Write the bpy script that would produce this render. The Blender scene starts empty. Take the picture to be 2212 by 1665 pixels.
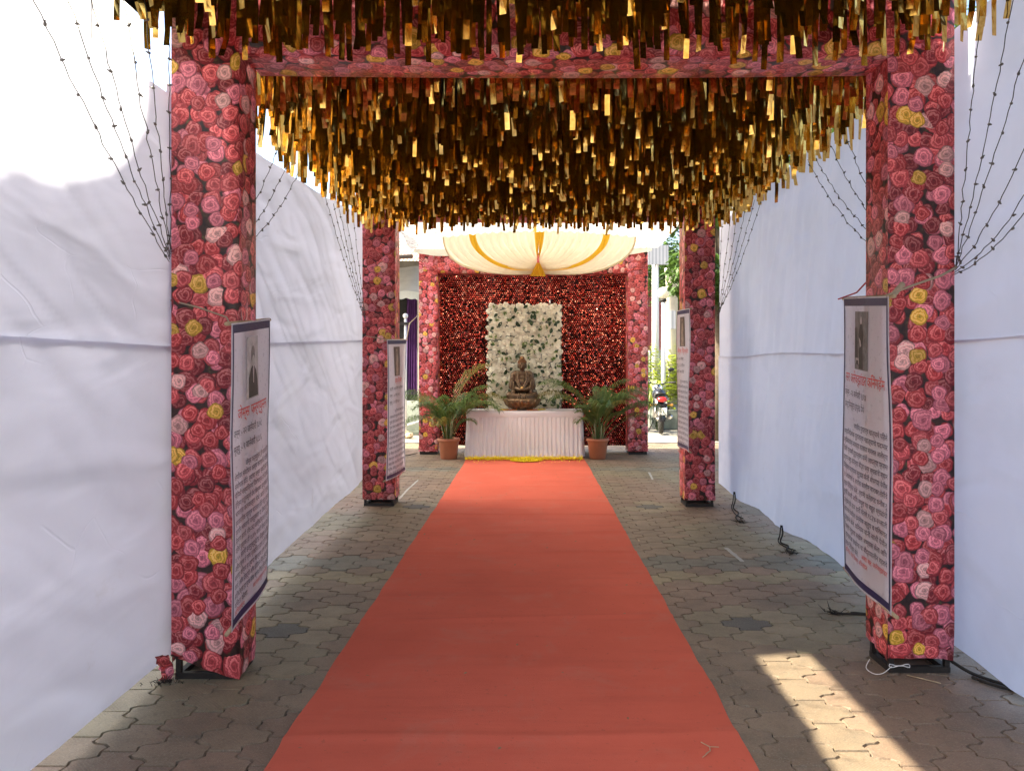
import bpy, bmesh, math, random
from mathutils import Vector, Matrix, Euler
from mathutils import noise as mnoise
import numpy as np

PI = math.pi
R = math.radians
S = bpy.context.scene
C = S.collection
random.seed(7)

# ------------------------------------------------------------------ camera
EYE = 1.49
cam_d = bpy.data.cameras.new('camera')
cam_d.sensor_width = 36.0
cam_d.lens = 27.05
cam_d.shift_x = -0.0176
cam_d.shift_y = -0.0228
cam_d.clip_start = 0.05
cam_d.clip_end = 3000
cam = bpy.data.objects.new('camera', cam_d)
cam.location = (0, 0, EYE)
cam.rotation_euler = (R(90), 0, 0)
C.objects.link(cam)
S.camera = cam

# ------------------------------------------------------------------ sky, sun, exposure
SUN_DIR = Vector((-1.0, -0.13, 0.96)).normalized()       # towards the sun (from the left)
SUN_EL = math.asin(SUN_DIR.z)
SUN_AZ = math.atan2(SUN_DIR.x, SUN_DIR.y)
world = bpy.data.worlds.new('World')
S.world = world
world.use_nodes = True
wn = world.node_tree.nodes
wl = world.node_tree.links
bg = wn['Background']
sky = wn.new('ShaderNodeTexSky')
sky.sky_type = 'NISHITA'
sky.sun_disc = False
sky.sun_elevation = SUN_EL
sky.sun_rotation = SUN_AZ
sky.air_density = 1.0
sky.dust_density = 5.0
sky.ozone_density = 1.0
wl.new(sky.outputs[0], bg.inputs[0])
bg.inputs[1].default_value = 0.15
sun_d = bpy.data.lights.new('sun', 'SUN')
sun_d.energy = 5.0
sun_d.angle = R(0.53)
sun_d.color = (1.0, 0.92, 0.76)
sun = bpy.data.objects.new('sun', sun_d)
sun.rotation_euler = SUN_DIR.to_track_quat('Z', 'Y').to_euler()
sun.location = SUN_DIR * 30
C.objects.link(sun)
S.view_settings.view_transform = 'Standard'
S.view_settings.look = 'None'
S.view_settings.exposure = 1.98
S.view_settings.gamma = 1.0
S.cycles.max_bounces = 7
S.cycles.diffuse_bounces = 4
S.cycles.glossy_bounces = 3
S.cycles.transmission_bounces = 6
S.cycles.transparent_max_bounces = 8
S.cycles.sample_clamp_indirect = 8.0

# ------------------------------------------------------------------ helpers
def px(x, y, Y):
    """point seen at photo position (in a 2212 px wide view) at depth Y: used to measure the place"""
    return Vector(((x - 1145) * Y / 1662.0, Y, EYE - (y - 782) * Y / 1662.0))

def nz(x, y=0.0, z=0.0):
    return mnoise.noise(Vector((x, y, z)))

def link(o, parent=None):
    C.objects.link(o)
    if parent is not None:
        o.parent = parent
    return o

def mesh(name, verts, faces, mat=None, uvs=None, smooth=False):
    me = bpy.data.meshes.new(name)
    me.from_pydata([tuple(v) for v in verts], [], faces)
    if uvs is not None:
        uvl = me.uv_layers.new(name='UVMap')
        idx = np.empty(len(me.loops), dtype=np.int32)
        me.loops.foreach_get('vertex_index', idx)
        a = np.asarray(uvs, dtype=np.float32)[idx]
        uvl.data.foreach_set('uv', a.ravel())
    if smooth:
        me.polygons.foreach_set('use_smooth', np.ones(len(me.polygons), dtype=bool))
    if mat is not None:
        me.materials.append(mat)
    me.update()
    return me

def obj(name, me, parent=None, loc=(0, 0, 0), rot=(0, 0, 0), scale=(1, 1, 1)):
    o = bpy.data.objects.new(name, me)
    o.location = loc
    o.rotation_euler = rot
    o.scale = scale
    return link(o, parent)

def thing(name, label, cat, loc=(0, 0, 0), rotz=0.0, group=None):
    o = bpy.data.objects.new(name, None)
    o.empty_display_size = 0.1
    o.location = loc
    o.rotation_euler = (0, 0, rotz)
    return tag(link(o), label, cat, group)

def tag(o, label, cat, group=None):
    o['label'] = label
    o['category'] = cat
    if group:
        o['group'] = group
    return o

def copy_tree(o, parent=None):
    c = o.copy()
    C.objects.link(c)
    c.parent = parent
    for ch in list(o.children):
        copy_tree(ch, c)
    return c

def smooth_pts(pts, k=6):
    pts = [Vector(p) for p in pts]; out = []
    for i in range(len(pts) - 1):
        p0, p1, p2, p3 = pts[max(i-1, 0)], pts[i], pts[i+1], pts[min(i+2, len(pts)-1)]
        for j in range(k):
            t = j/k
            out.append(0.5*((2*p1) + (p2-p0)*t + (2*p0-5*p1+4*p2-p3)*t*t + (3*p1-p0-3*p2+p3)*t**3))
    return out + [pts[-1]]

class MB:
    """collects shapes, builds one mesh"""
    def __init__(self):
        self.v = []; self.f = []; self.uv = []
    def add(self, verts, faces, uvs=None):
        o = len(self.v)
        self.v += [Vector(p) for p in verts]
        self.f += [tuple(i + o for i in fc) for fc in faces]
        self.uv += list(uvs) if uvs is not None else [(p[0] + p[1], p[2]) for p in verts]
    def box(self, a, b):
        x0, y0, z0 = a; x1, y1, z1 = b
        vs = [(x0,y0,z0),(x1,y0,z0),(x1,y1,z0),(x0,y1,z0),(x0,y0,z1),(x1,y0,z1),(x1,y1,z1),(x0,y1,z1)]
        self.add(vs, [(0,3,2,1),(4,5,6,7),(0,1,5,4),(1,2,6,5),(2,3,7,6),(3,0,4,7)])
        return self
    def tube(self, pts, rad, n=8, caps=True):
        pts = [Vector(p) for p in pts]
        rads = rad if isinstance(rad, (list, tuple)) else [rad] * len(pts)
        vs = []; fs = []
        prev = None
        for i, p in enumerate(pts):
            d = (pts[min(i + 1, len(pts) - 1)] - pts[max(i - 1, 0)])
            if d.length < 1e-9: d = Vector((0, 0, 1))
            d.normalize()
            if prev is None:
                ref = Vector((0, 0, 1)) if abs(d.z) < 0.9 else Vector((1, 0, 0))
                u = d.cross(ref).normalized()
            else:
                u = (prev - d * prev.dot(d))
                u = u.normalized() if u.length > 1e-6 else d.orthogonal().normalized()
            prev = u
            w = d.cross(u)
            for k in range(n):
                a = 2 * PI * k / n
                vs.append(p + (u * math.cos(a) + w * math.sin(a)) * rads[i])
        for i in range(len(pts) - 1):
            for k in range(n):
                fs.append((i*n+k, i*n+(k+1) % n, (i+1)*n+(k+1) % n, (i+1)*n+k))
        if caps:
            fs.append(tuple(range(n - 1, -1, -1)))
            fs.append(tuple((len(pts)-1)*n + k for k in range(n)))
        self.add(vs, fs)
        return self
    def lathe(self, prof, n=24, c=(0, 0, 0)):
        vs = []; fs = []
        for r_, z_ in prof:
            for k in range(n):
                a = 2 * PI * k / n
                vs.append((c[0] + r_*math.cos(a), c[1] + r_*math.sin(a), c[2] + z_))
        for i in range(len(prof) - 1):
            for k in range(n):
                fs.append((i*n+k, i*n+(k+1) % n, (i+1)*n+(k+1) % n, (i+1)*n+k))
        self.add(vs, fs)
        return self
    def ball(self, c, r, n=10, m=7):
        rr = r if isinstance(r, (tuple, list)) else (r, r, r)
        vs = [(c[0], c[1], c[2] - rr[2])]; fs = []
        for j in range(1, m):
            t = -PI/2 + PI * j / m
            for k in range(n):
                a = 2 * PI * k / n
                vs.append((c[0]+rr[0]*math.cos(t)*math.cos(a), c[1]+rr[1]*math.cos(t)*math.sin(a), c[2]+rr[2]*math.sin(t)))
        vs.append((c[0], c[1], c[2] + rr[2]))
        for k in range(n): fs.append((0, 1+(k+1) % n, 1+k))
        for j in range(m - 2):
            for k in range(n):
                fs.append((1+j*n+k, 1+j*n+(k+1) % n, 1+(j+1)*n+(k+1) % n, 1+(j+1)*n+k))
        L = len(vs) - 1
        for k in range(n): fs.append((L, 1+(m-2)*n+k, 1+(m-2)*n+(k+1) % n))
        self.add(vs, fs)
        return self
    def grid(self, fn, nu, nv, uvfn=None):
        vs = []; uv = []; fs = []
        for j in range(nv + 1):
            for i in range(nu + 1):
                u, v = i / nu, j / nv
                vs.append(fn(u, v)); uv.append(uvfn(u, v) if uvfn else (u, v))
        for j in range(nv):
            for i in range(nu):
                a = j*(nu+1)+i
                fs.append((a, a+1, a+nu+2, a+nu+1))
        self.add(vs, fs, uv)
        return self
    def me(self, name, mat, smooth=False, origin=None):
        vs = self.v if origin is None else [p - Vector(origin) for p in self.v]
        return mesh(name, vs, self.f, mat, self.uv, smooth)
    def build(self, name, mat, parent=None, smooth=False, world=True):
        """world=True: shapes are given in world coordinates, the (unrotated) parent's location is taken off"""
        org = parent_loc(parent) if (parent is not None and world) else None
        return obj(name, self.me(name, mat, smooth, org), parent)

def parent_loc(p):
    l = Vector((0, 0, 0))
    while p is not None:
        l += p.location
        p = p.parent
    return l

# ------------------------------------------------------------------ materials
class NT:
    def __init__(self, name):
        self.mat = bpy.data.materials.new(name)
        self.mat.use_nodes = True
        self.t = self.mat.node_tree
        self.t.nodes.clear()
        self.out = self.t.nodes.new('ShaderNodeOutputMaterial')
    def n(self, typ, ins=None, **props):
        nd = self.t.nodes.new('ShaderNode' + typ)
        for k, v in props.items(): setattr(nd, k, v)
        for k, v in (ins or {}).items():
            self.put(nd.inputs[k], v)
        return nd
    def put(self, sock, v):
        if isinstance(v, bpy.types.NodeSocket): self.t.links.new(v, sock)
        elif isinstance(v, bpy.types.Node): self.t.links.new(v.outputs[0], sock)
        else:
            if isinstance(v, (tuple, list)) and len(v) == 3 and sock.type == 'RGBA': v = (*v, 1)
            sock.default_value = v
    def m(self, op, a, b=0.0, c=0.0, clamp=False):
        nd = self.t.nodes.new('ShaderNodeMath'); nd.operation = op; nd.use_clamp = clamp
        for i, v in enumerate((a, b, c)): self.put(nd.inputs[i], v)
        return nd.outputs[0]
    def vm(self, op, a, b=(0, 0, 0)):
        nd = self.t.nodes.new('ShaderNodeVectorMath'); nd.operation = op
        self.put(nd.inputs[0], a)
        if op == 'SCALE': self.put(nd.inputs['Scale'], b)
        else: self.put(nd.inputs[1], b)
        return nd.outputs[1] if op in ('LENGTH', 'DISTANCE', 'DOT_PRODUCT') else nd.outputs[0]
    def mix(self, f, a, b, mode='MIX'):
        nd = self.t.nodes.new('ShaderNodeMix'); nd.data_type = 'RGBA'; nd.blend_type = mode
        self.put(nd.inputs[0], f); self.put(nd.inputs[6], a); self.put(nd.inputs[7], b)
        return nd.outputs[2]
    def ramp(self, f, stops, interp='LINEAR'):
        nd = self.t.nodes.new('ShaderNodeValToRGB'); cr = nd.color_ramp; cr.interpolation = interp
        while len(cr.elements) < len(stops): cr.elements.new(0.5)
        for e, (p, c) in zip(cr.elements, stops):
            e.position = p; e.color = (*c, 1) if len(c) == 3 else c
        self.put(nd.inputs[0], f)
        return nd.outputs[0]
    def step(self, v, lo, hi):
        nd = self.t.nodes.new('ShaderNodeMapRange'); nd.interpolation_type = 'SMOOTHSTEP'
        self.put(nd.inputs[0], v); nd.inputs[1].default_value = lo; nd.inputs[2].default_value = hi
        nd.inputs[3].default_value = 0.0; nd.inputs[4].default_value = 1.0
        return nd.outputs[0]
    def noise(self, vec, scale, detail=3.0, rough=0.55, dist=0.0):
        nd = self.n('TexNoise', {'Scale': scale, 'Detail': detail, 'Roughness': rough, 'Distortion': dist})
        if vec is not None: self.put(nd.inputs['Vector'], vec)
        return nd
    def obj_co(self): return self.n('TexCoord').outputs['Object']
    def gen_pos(self): return self.n('NewGeometry').outputs['Position']
    def uv(self): return self.n('TexCoord').outputs['UV']
    def bump(self, h, strength, dist=0.01, normal=None):
        nd = self.n('Bump', {'Strength': strength, 'Distance': dist, 'Height': h})
        if normal is not None: self.put(nd.inputs['Normal'], normal)
        return nd.outputs[0]
    def pbsdf(self, color, rough=0.6, metal=0.0, normal=None, spec=0.5, sheen=0.0, **kw):
        nd = self.n('BsdfPrincipled')
        self.put(nd.inputs['Base Color'], color); self.put(nd.inputs['Roughness'], rough)
        self.put(nd.inputs['Metallic'], metal); nd.inputs['Specular IOR Level'].default_value = spec
        nd.inputs['Sheen Weight'].default_value = sheen
        if normal is not None: self.put(nd.inputs['Normal'], normal)
        return nd.outputs[0]
    def surf(self, s):
        self.t.links.new(s, self.out.inputs['Surface'])
        return self.mat
    def translucent(self, base, color, fac, normal=None):
        tr = self.n('BsdfTranslucent'); self.put(tr.inputs['Color'], color)
        if normal is not None: self.put(tr.inputs['Normal'], normal)
        mx = self.n('MixShader', {0: fac}); self.t.links.new(base, mx.inputs[1]); self.t.links.new(tr.outputs[0], mx.inputs[2])
        return mx.outputs[0]

def simple(name, color, rough=0.6, metal=0.0, var=0.15, scale=12.0, bump=0.15, spec=0.4, trans=0.0, bdist=0.004, cvar=None):
    t = NT(name)
    co = t.obj_co()
    nn = t.noise(co, scale, 4.0)
    n2 = t.noise(co, scale * 7, 3.0)
    f = t.m('MULTIPLY_ADD', nn.outputs[0], 0.7, t.m('MULTIPLY', n2.outputs[0], 0.3))
    dark = tuple(c * (1 - var) for c in color); lite = tuple(min(1, c * (1 + var)) for c in color)
    if cvar: lite = cvar
    col = t.ramp(f, [(0.3, dark), (0.7, lite)])
    nrm = t.bump(f, bump, bdist)
    s = t.pbsdf(col, t.m('MULTIPLY_ADD', n2.outputs[0], 0.2, rough - 0.1, clamp=True), metal, nrm, spec)
    if trans > 0: s = t.translucent(s, col, trans, nrm)
    return t.surf(s)

def rose_layer(t, co, scale, off, rnd, rad, turns, stops, presence, fine):
    p = t.vm('ADD', co, off)
    vo = t.n('TexVoronoi', {'Scale': scale, 'Randomness': rnd}, voronoi_dimensions='2D')
    t.put(vo.inputs['Vector'], p)
    loc = t.vm('SCALE', t.vm('SUBTRACT', p, vo.outputs['Position']), scale)
    sep = t.n('SeparateXYZ', {0: loc})
    sc = t.n('SeparateColor', {0: vo.outputs['Color']})
    lx = sep.outputs[0]; ly = sep.outputs[1]
    th = t.m('ARCTAN2', ly, lx)
    r0 = t.vm('LENGTH', loc)
    wob = t.m('SINE', t.m('MULTIPLY_ADD', th, 4.0, t.m('MULTIPLY', sc.outputs[1], 30.0)))
    wob2 = t.m('SINE', t.m('MULTIPLY_ADD', th, 3.0, t.m('MULTIPLY', sc.outputs[2], 30.0)))
    size = t.m('MULTIPLY_ADD', sc.outputs[2], -0.35, 1.18)      # rose size differs
    r = t.m('DIVIDE', t.m('MULTIPLY', r0, t.m('MULTIPLY_ADD', wob, 0.035, t.m('MULTIPLY_ADD', wob2, 0.05, 1.0))), size)
    nrm_r = t.m('DIVIDE', r, rad)
    pert = t.m('MULTIPLY', t.m('SUBTRACT', fine, 0.5), 1.7)
    pert = t.m('MULTIPLY_ADD', t.m('SINE', t.m('MULTIPLY_ADD', th, 2.0, t.m('MULTIPLY', sc.outputs[0], 40.0))), 0.22, pert)
    sp = t.m('FRACT', t.m('ADD', t.m('ADD', t.m('MULTIPLY', t.m('POWER', nrm_r, 0.75), turns), pert), t.m('MULTIPLY_ADD', th, 1/(2*PI), sc.outputs[1])))
    s1 = t.m('MULTIPLY', t.step(sp, 0.0, 0.75), t.m('SUBTRACT', 1.0, t.m('MULTIPLY', t.step(sp, 0.88, 1.0), 0.6)))
    # printed volume: lit from the upper left, darker heart, darker rim
    dirl = t.m('MULTIPLY_ADD', lx, -0.22, t.m('MULTIPLY', ly, 0.34))
    sh = t.m('MULTIPLY_ADD', s1, 0.42, 0.52)
    sh = t.m('MULTIPLY', sh, t.m('ADD', 1.0, dirl))
    sh = t.m('MULTIPLY', sh, t.m('MULTIPLY_ADD', t.step(nrm_r, 0.0, 0.40), 0.5, 0.5))
    sh = t.m('MULTIPLY', sh, t.m('MULTIPLY_ADD', t.step(nrm_r, 0.76, 1.0), -0.62, 1.0))
    col = t.ramp(sc.outputs[0], stops, 'CONSTANT')
    pale = t.mix(t.m('MULTIPLY', t.step(sh, 0.62, 1.0), 0.22), col, (0.95, 0.60, 0.52))
    bright = t.m('MULTIPLY', sh, t.m('MULTIPLY_ADD', sc.outputs[1], 0.55, 0.80))
    c2 = t.mix(1.0, pale, t.n('CombineColor', {0: bright, 1: bright, 2: bright}).outputs[0], 'MULTIPLY')
    mask = t.m('SUBTRACT', 1.0, t.step(nrm_r, 0.95, 1.02))
    if presence < 1.0:
        mask = t.m('MULTIPLY', mask, t.m('LESS_THAN', sc.outputs[2], presence))
    return c2, mask

def make_rose(name='rose_print_cloth'):
    t = NT(name)
    uv = t.uv()
    ds = t.noise(uv, 26.0, 2.0)
    d = t.vm('SCALE', t.vm('SUBTRACT', ds.outputs['Color'], (0.5, 0.5, 0.5)), 0.016)
    co = t.vm('ADD', uv, d)
    fine = t.noise(uv, 70.0, 2.0).outputs[0]
    red = (0.62, 0.045, 0.05); rose = (0.74, 0.085, 0.095); pink = (0.86, 0.20, 0.27); pale = (0.92, 0.46, 0.42); yel = (0.92, 0.52, 0.04); deep = (0.36, 0.02, 0.03)
    lA = rose_layer(t, co, 13.0, (0.3, 0.7, 0), 0.6, 0.55, 2.6, [(0, deep), (0.3, red), (0.6, rose), (0.85, pink)], 1.0, fine)
    lB = rose_layer(t, co, 10.6, (3.1, 1.7, 0), 0.75, 0.50, 3.3, [(0, deep), (0.16, red), (0.42, rose), (0.66, pink), (0.86, pale), (0.955, yel)], 0.92, fine)
    lC = rose_layer(t, co, 9.4, (7.3, 5.2, 0), 0.85, 0.35, 2.8, [(0, rose), (0.26, pink), (0.50, yel), (0.66, red), (0.85, pale)], 0.66, fine)
    gap = t.ramp(t.noise(co, 30.0, 2.0).outputs[0], [(0.35, (0.012, 0.004, 0.004)), (0.62, (0.05, 0.02, 0.012)), (0.8, (0.10, 0.10, 0.02))])
    col = t.mix(lA[1], gap, lA[0])
    col = t.mix(lB[1], col, lB[0])
    col = t.mix(lC[1], col, lC[0])
    crease = t.noise(t.vm('MULTIPLY', uv, (3.0, 1.2, 1.0)), 3.0, 4.0, 0.5, 0.8)
    weave = t.noise(uv, 300.0, 2.0)
    nrm = t.bump(crease.outputs[0], 0.5, 0.03, t.bump(weave.outputs[0], 0.15, 0.001))
    s = t.pbsdf(col, 0.42, 0.0, nrm, 0.45, 0.0)
    s = t.translucent(s, col, 0.08, nrm)
    return t.surf(s)

def make_white_cloth(name, tint=(0.735, 0.755, 0.86), tr=0.45, dirt=True):
    t = NT(name)
    uv = t.uv()
    big = t.noise(uv, 1.3, 5.0, 0.6, 0.6)
    wr = t.noise(t.vm('MULTIPLY', uv, (0.8, 1.7, 1.0)), 1.8, 1.5, 0.4, 0.7)
    cr = t.n('TexVoronoi', {'Scale': 2.3, 'Randomness': 1.0}, feature='DISTANCE_TO_EDGE', voronoi_dimensions='2D')
    t.put(cr.inputs['Vector'], t.vm('ADD', uv, t.vm('SCALE', wr.outputs['Color'], 0.35)))
    crease = t.m('SUBTRACT', 1.0, t.step(cr.outputs['Distance'], 0.0, 0.02))
    crm = t.m('MULTIPLY', crease, t.step(t.noise(uv, 2.0, 2.0).outputs[0], 0.52, 0.66))
    h = t.m('ADD', wr.outputs[0], t.m('MULTIPLY', crm, 0.03))
    nrm = t.bump(h, 0.5, 0.08, t.bump(t.noise(uv, 420.0, 1.0).outputs[0], 0.1, 0.0006))
    col = t.ramp(big.outputs[0], [(0.2, tuple(c * 0.90 for c in tint)), (0.55, tint), (0.9, tuple(min(0.86, c * 1.04) for c in tint))])
    if dirt:
        sm = t.step(t.noise(uv, 2.6, 5.0, 0.7).outputs[0], 0.60, 0.78)
        sep = t.n('SeparateXYZ', {0: uv})
        low = t.m('SUBTRACT', 1.0, t.step(sep.outputs[1], 0.08, 0.75))
        col = t.mix(t.m('MULTIPLY', sm, t.m('MULTIPLY_ADD', low, 0.4, 0.10)), col, (0.42, 0.38, 0.33))
    s = t.pbsdf(col, 0.75, 0.0, nrm, 0.25, 0.0)
    s = t.translucent(s, col, tr, nrm)
    return t.surf(s)

def make_foil():
    t = NT('gold_foil')
    co = t.gen_pos()
    nn = t.noise(co, 45.0, 3.0)
    oi = t.n('ObjectInfo')
    col = t.ramp(nn.outputs[0], [(0.3, (0.60, 0.33, 0.07)), (0.6, (0.80, 0.50, 0.14))])
    nrm = t.bump(t.noise(t.vm('MULTIPLY', co, (1.0, 1.0, 0.35)), 30.0, 1.5).outputs[0], 0.12, 0.006)
    s = t.pbsdf(col, t.m('MULTIPLY_ADD', nn.outputs[0], 0.10, 0.06), 1.0, nrm)
    s = t.translucent(s, (0.85, 0.50, 0.04), 0.04)
    return t.surf(s)

def make_paver(name, attr):
    t = NT(name)
    if attr:
        col = t.n('VertexColor', layer_name='tone').outputs['Color']
    else:
        col = t.n('ObjectInfo').outputs['Color']
    co = t.gen_pos()
    sp = t.n('SeparateXYZ', {0: co})
    w1 = t.m('SINE', t.m('MULTIPLY', t.m('ADD', sp.outputs[0], sp.outputs[1]), 380.0))
    w2 = t.m('SINE', t.m('MULTIPLY', t.m('SUBTRACT', sp.outputs[0], sp.outputs[1]), 380.0))
    patch = t.step(t.noise(co, 5.0, 1.0).outputs[0], 0.40, 0.56)
    rib = t.m('MULTIPLY', t.m('MULTIPLY', w1, w2), patch)
    rib2 = t.m('MULTIPLY', w1, t.m('SUBTRACT', 1.0, patch))
    g = t.noise(co, 140.0, 3.0, 0.7)
    st = t.noise(co, 1.7, 5.0, 0.65)
    st2 = t.noise(co, 9.0, 4.0, 0.6)
    c1 = t.mix(1.0, col, t.ramp(st.outputs[0], [(0.3, (0.62, 0.60, 0.56)), (0.7, (1.12, 1.08, 1.02))]), 'MULTIPLY')
    c1 = t.mix(t.m('MULTIPLY', t.step(st2.outputs[0], 0.45, 0.75), 0.28), c1, (0.10, 0.085, 0.065))
    c1 = t.mix(t.m('MULTIPLY', t.step(g.outputs[0], 0.50, 0.72), 0.40), c1, (0.40, 0.36, 0.28))
    c1 = t.mix(t.m('MULTIPLY', t.step(t.noise(co, 60.0, 3.0, 0.7).outputs[0], 0.52, 0.70), 0.40), c1, (0.09, 0.075, 0.055))
    wear = t.m('MULTIPLY_ADD', rib, 0.5, rib2)
    c1 = t.mix(t.m('MULTIPLY', t.step(wear, 0.2, 0.9), 0.22), c1, (0.12, 0.10, 0.075))
    h = t.m('MULTIPLY_ADD', wear, 0.25, g.outputs[0])
    nrm = t.bump(h, 0.6, 0.004)
    rg = t.m('MULTIPLY_ADD', st2.outputs[0], 0.35, 0.42)
    return t.surf(t.pbsdf(c1, rg, 0.0, nrm, 0.45))

def make_carpet():
    t = NT('red_carpet_felt')
    co = t.obj_co()
    f = t.noise(co, 260.0, 3.0, 0.7)
    b = t.noise(co, 1.1, 5.0, 0.6)
    b2 = t.noise(t.vm('MULTIPLY', co, (0.6, 4.0, 1.0)), 1.6, 5.0, 0.6)
    col = t.ramp(b.outputs[0], [(0.25, (0.54, 0.105, 0.062)), (0.75, (0.66, 0.140, 0.085))])
    col = t.mix(t.m('MULTIPLY', t.step(b2.outputs[0], 0.5, 0.72), 0.30), col, (0.43, 0.088, 0.056))
    col = t.mix(t.m('MULTIPLY', t.step(t.noise(co, 55.0, 2.0).outputs[0], 0.70, 0.76), 0.4), col, (0.20, 0.07, 0.04))
    col = t.mix(t.m('MULTIPLY', f.outputs[0], 0.18), col, (0.68, 0.19, 0.12))
    col = t.mix(t.m('MULTIPLY', t.step(t.noise(co, 3.2, 5.0, 0.7, 0.6).outputs[0], 0.50, 0.72), 0.30), col, (0.50, 0.20, 0.14))
    col = t.mix(t.m('MULTIPLY', t.step(t.noise(co, 34.0, 3.0, 0.7).outputs[0], 0.64, 0.72), 0.35), col, (0.25, 0.08, 0.05))
    nrm = t.bump(f.outputs[0], 0.5, 0.003, t.bump(b2.outputs[0], 0.3, 0.02))
    return t.surf(t.pbsdf(col, 0.92, 0.0, nrm, 0.10, 0.0))

def make_sequin():
    t = NT('red_sequin')
    co = t.gen_pos()
    nn = t.n('TexWhiteNoise', {}, noise_dimensions='3D')
    t.put(nn.inputs['Vector'], t.vm('SNAP', co, (0.03, 5, 0.03)))
    col = t.ramp(nn.outputs[0], [(0.0, (0.38, 0.030, 0.022)), (0.6, (0.72, 0.10, 0.065)), (1.0, (0.97, 0.36, 0.24))])
    return t.surf(t.pbsdf(col, 0.22, 0.9, None, 0.6))

def make_lace():
    t = NT('printed_lace_cloth')
    uv = t.uv()
    n1 = t.noise(uv, 5.0, 4.0, 0.65, 2.5)
    f = t.step(n1.outputs[0], 0.53, 0.60)
    col = t.mix(t.m('MULTIPLY', f, 0.75), (0.66, 0.62, 0.54), (0.20, 0.15, 0.09))
    nrm = t.bump(t.noise(uv, 6.0, 3.0).outputs[0], 0.4, 0.02)
    return t.surf(t.translucent(t.pbsdf(col, 0.8, 0, nrm, 0.2), col, 0.55, nrm))

def make_leaf(name, c0, c1, tr=0.3):
    t = NT(name)
    co = t.gen_pos()
    n1 = t.noise(co, 9.0, 3.0)
    col = t.ramp(n1.outputs[0], [(0.25, c0), (0.75, c1)])
    s = t.pbsdf(col, 0.45, 0, None, 0.4)
    return t.surf(t.translucent(s, col, tr))

def make_ground():
    t = NT('concrete_ground')
    co = t.gen_pos()
    a = t.noise(co, 0.35, 6.0, 0.6); b = t.noise(co, 14.0, 4.0)
    col = t.ramp(a.outputs[0], [(0.3, (0.22, 0.20, 0.16)), (0.7, (0.34, 0.31, 0.25))])
    col = t.mix(t.m('MULTIPLY', t.step(b.outputs[0], 0.4, 0.7), 0.3), col, (0.17, 0.16, 0.13))
    return t.surf(t.pbsdf(col, 0.8, 0, t.bump(b.outputs[0], 0.4, 0.01), 0.3))

def make_bronze():
    t = NT('aged_bronze')
    co = t.obj_co()
    n1 = t.noise(co, 22.0, 4.0); geo = t.n('NewGeometry')
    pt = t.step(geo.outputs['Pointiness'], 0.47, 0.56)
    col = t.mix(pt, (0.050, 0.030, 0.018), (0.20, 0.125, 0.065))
    col = t.mix(t.m('MULTIPLY', t.step(n1.outputs[0], 0.45, 0.7), 0.35), col, (0.12, 0.060, 0.028))
    return t.surf(t.pbsdf(col, 0.38, 0.55, t.bump(t.noise(co, 90.0, 3.0).outputs[0], 0.25, 0.004), 0.5))

def make_corrug(name, c0, c1, freq):
    t = NT(name)
    uv = t.uv()
    sp = t.n('SeparateXYZ', {0: uv})
    w = t.m('SINE', t.m('MULTIPLY', sp.outputs[0], freq))
    n1 = t.noise(uv, 6.0, 5.0)
    col = t.mix(t.step(w, -0.1, 0.1), c0, c1)
    col = t.mix(t.m('MULTIPLY', n1.outputs[0], 0.4), col, tuple(x * 0.6 for x in c0))
    return t.surf(t.pbsdf(col, 0.6, 0, None, 0.3))

M = {}
M['rose'] = make_rose()
M['wall_cloth'] = make_white_cloth('white_wall_cloth')
M['foil'] = make_foil()
M['paver'] = make_paver('paver_concrete', False)
M['paver_far'] = make_paver('paver_concrete_far', True)
M['carpet'] = make_carpet()
M['sequin'] = make_sequin()
M['lace'] = make_lace()
M['ground'] = make_ground()
M['bronze'] = make_bronze()
M['bed'] = simple('joint_sand', (0.05, 0.042, 0.032), 0.95, scale=30)
M['black_cloth'] = simple('black_roof_cloth', (0.008, 0.007, 0.007), 0.9, bump=0.3, spec=0.1)
M['black_steel'] = simple('black_steel', (0.022, 0.017, 0.014), 0.55, var=0.4, bump=0.3, scale=40)
M['dark_red_cloth'] = simple('dark_red_cloth', (0.018, 0.004, 0.004), 0.85, spec=0.1)
M['wire'] = simple('dark_cable', (0.035, 0.032, 0.028), 0.6)
M['bulb'] = simple('small_bulb', (0.09, 0.08, 0.07), 0.3, spec=0.6)
M['rope'] = simple('jute_rope', (0.36, 0.29, 0.20), 0.9, scale=60)
M['red_rope'] = simple('red_cord', (0.45, 0.05, 0.06), 0.8, scale=60)
M['dark_rope'] = simple('dark_rope', (0.03, 0.024, 0.018), 0.95, scale=60)
M['bamboo'] = simple('bamboo', (0.46, 0.34, 0.20), 0.6, scale=30)
M['vinyl'] = simple('banner_vinyl', (0.82, 0.81, 0.84), 0.30, var=0.02, bump=0.25, scale=5, bdist=0.01, spec=0.5, trans=0.35)
M['navy'] = simple('navy_print', (0.020, 0.018, 0.085), 0.4, var=0.1)
M['ink_black'] = simple('black_ink', (0.012, 0.012, 0.018), 0.5)
M['ink_blue'] = simple('blue_black_ink', (0.016, 0.018, 0.05), 0.5)
M['ink_red'] = simple('red_ink', (0.70, 0.045, 0.03), 0.5)
M['photo_dark'] = simple('photo_dark', (0.025, 0.024, 0.023), 0.4, var=0.7, scale=22)
M['photo_mid'] = simple('photo_mid', (0.16, 0.155, 0.15), 0.4, var=0.6, scale=30)
M['photo_light'] = simple('photo_light', (0.52, 0.50, 0.48), 0.4, var=0.3, scale=20)
M['photo_sepia'] = simple('photo_sepia', (0.30, 0.22, 0.17), 0.4, var=0.5, scale=24)
M['photo_brown'] = simple('photo_brown', (0.08, 0.05, 0.035), 0.4, var=0.5, scale=24)
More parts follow.
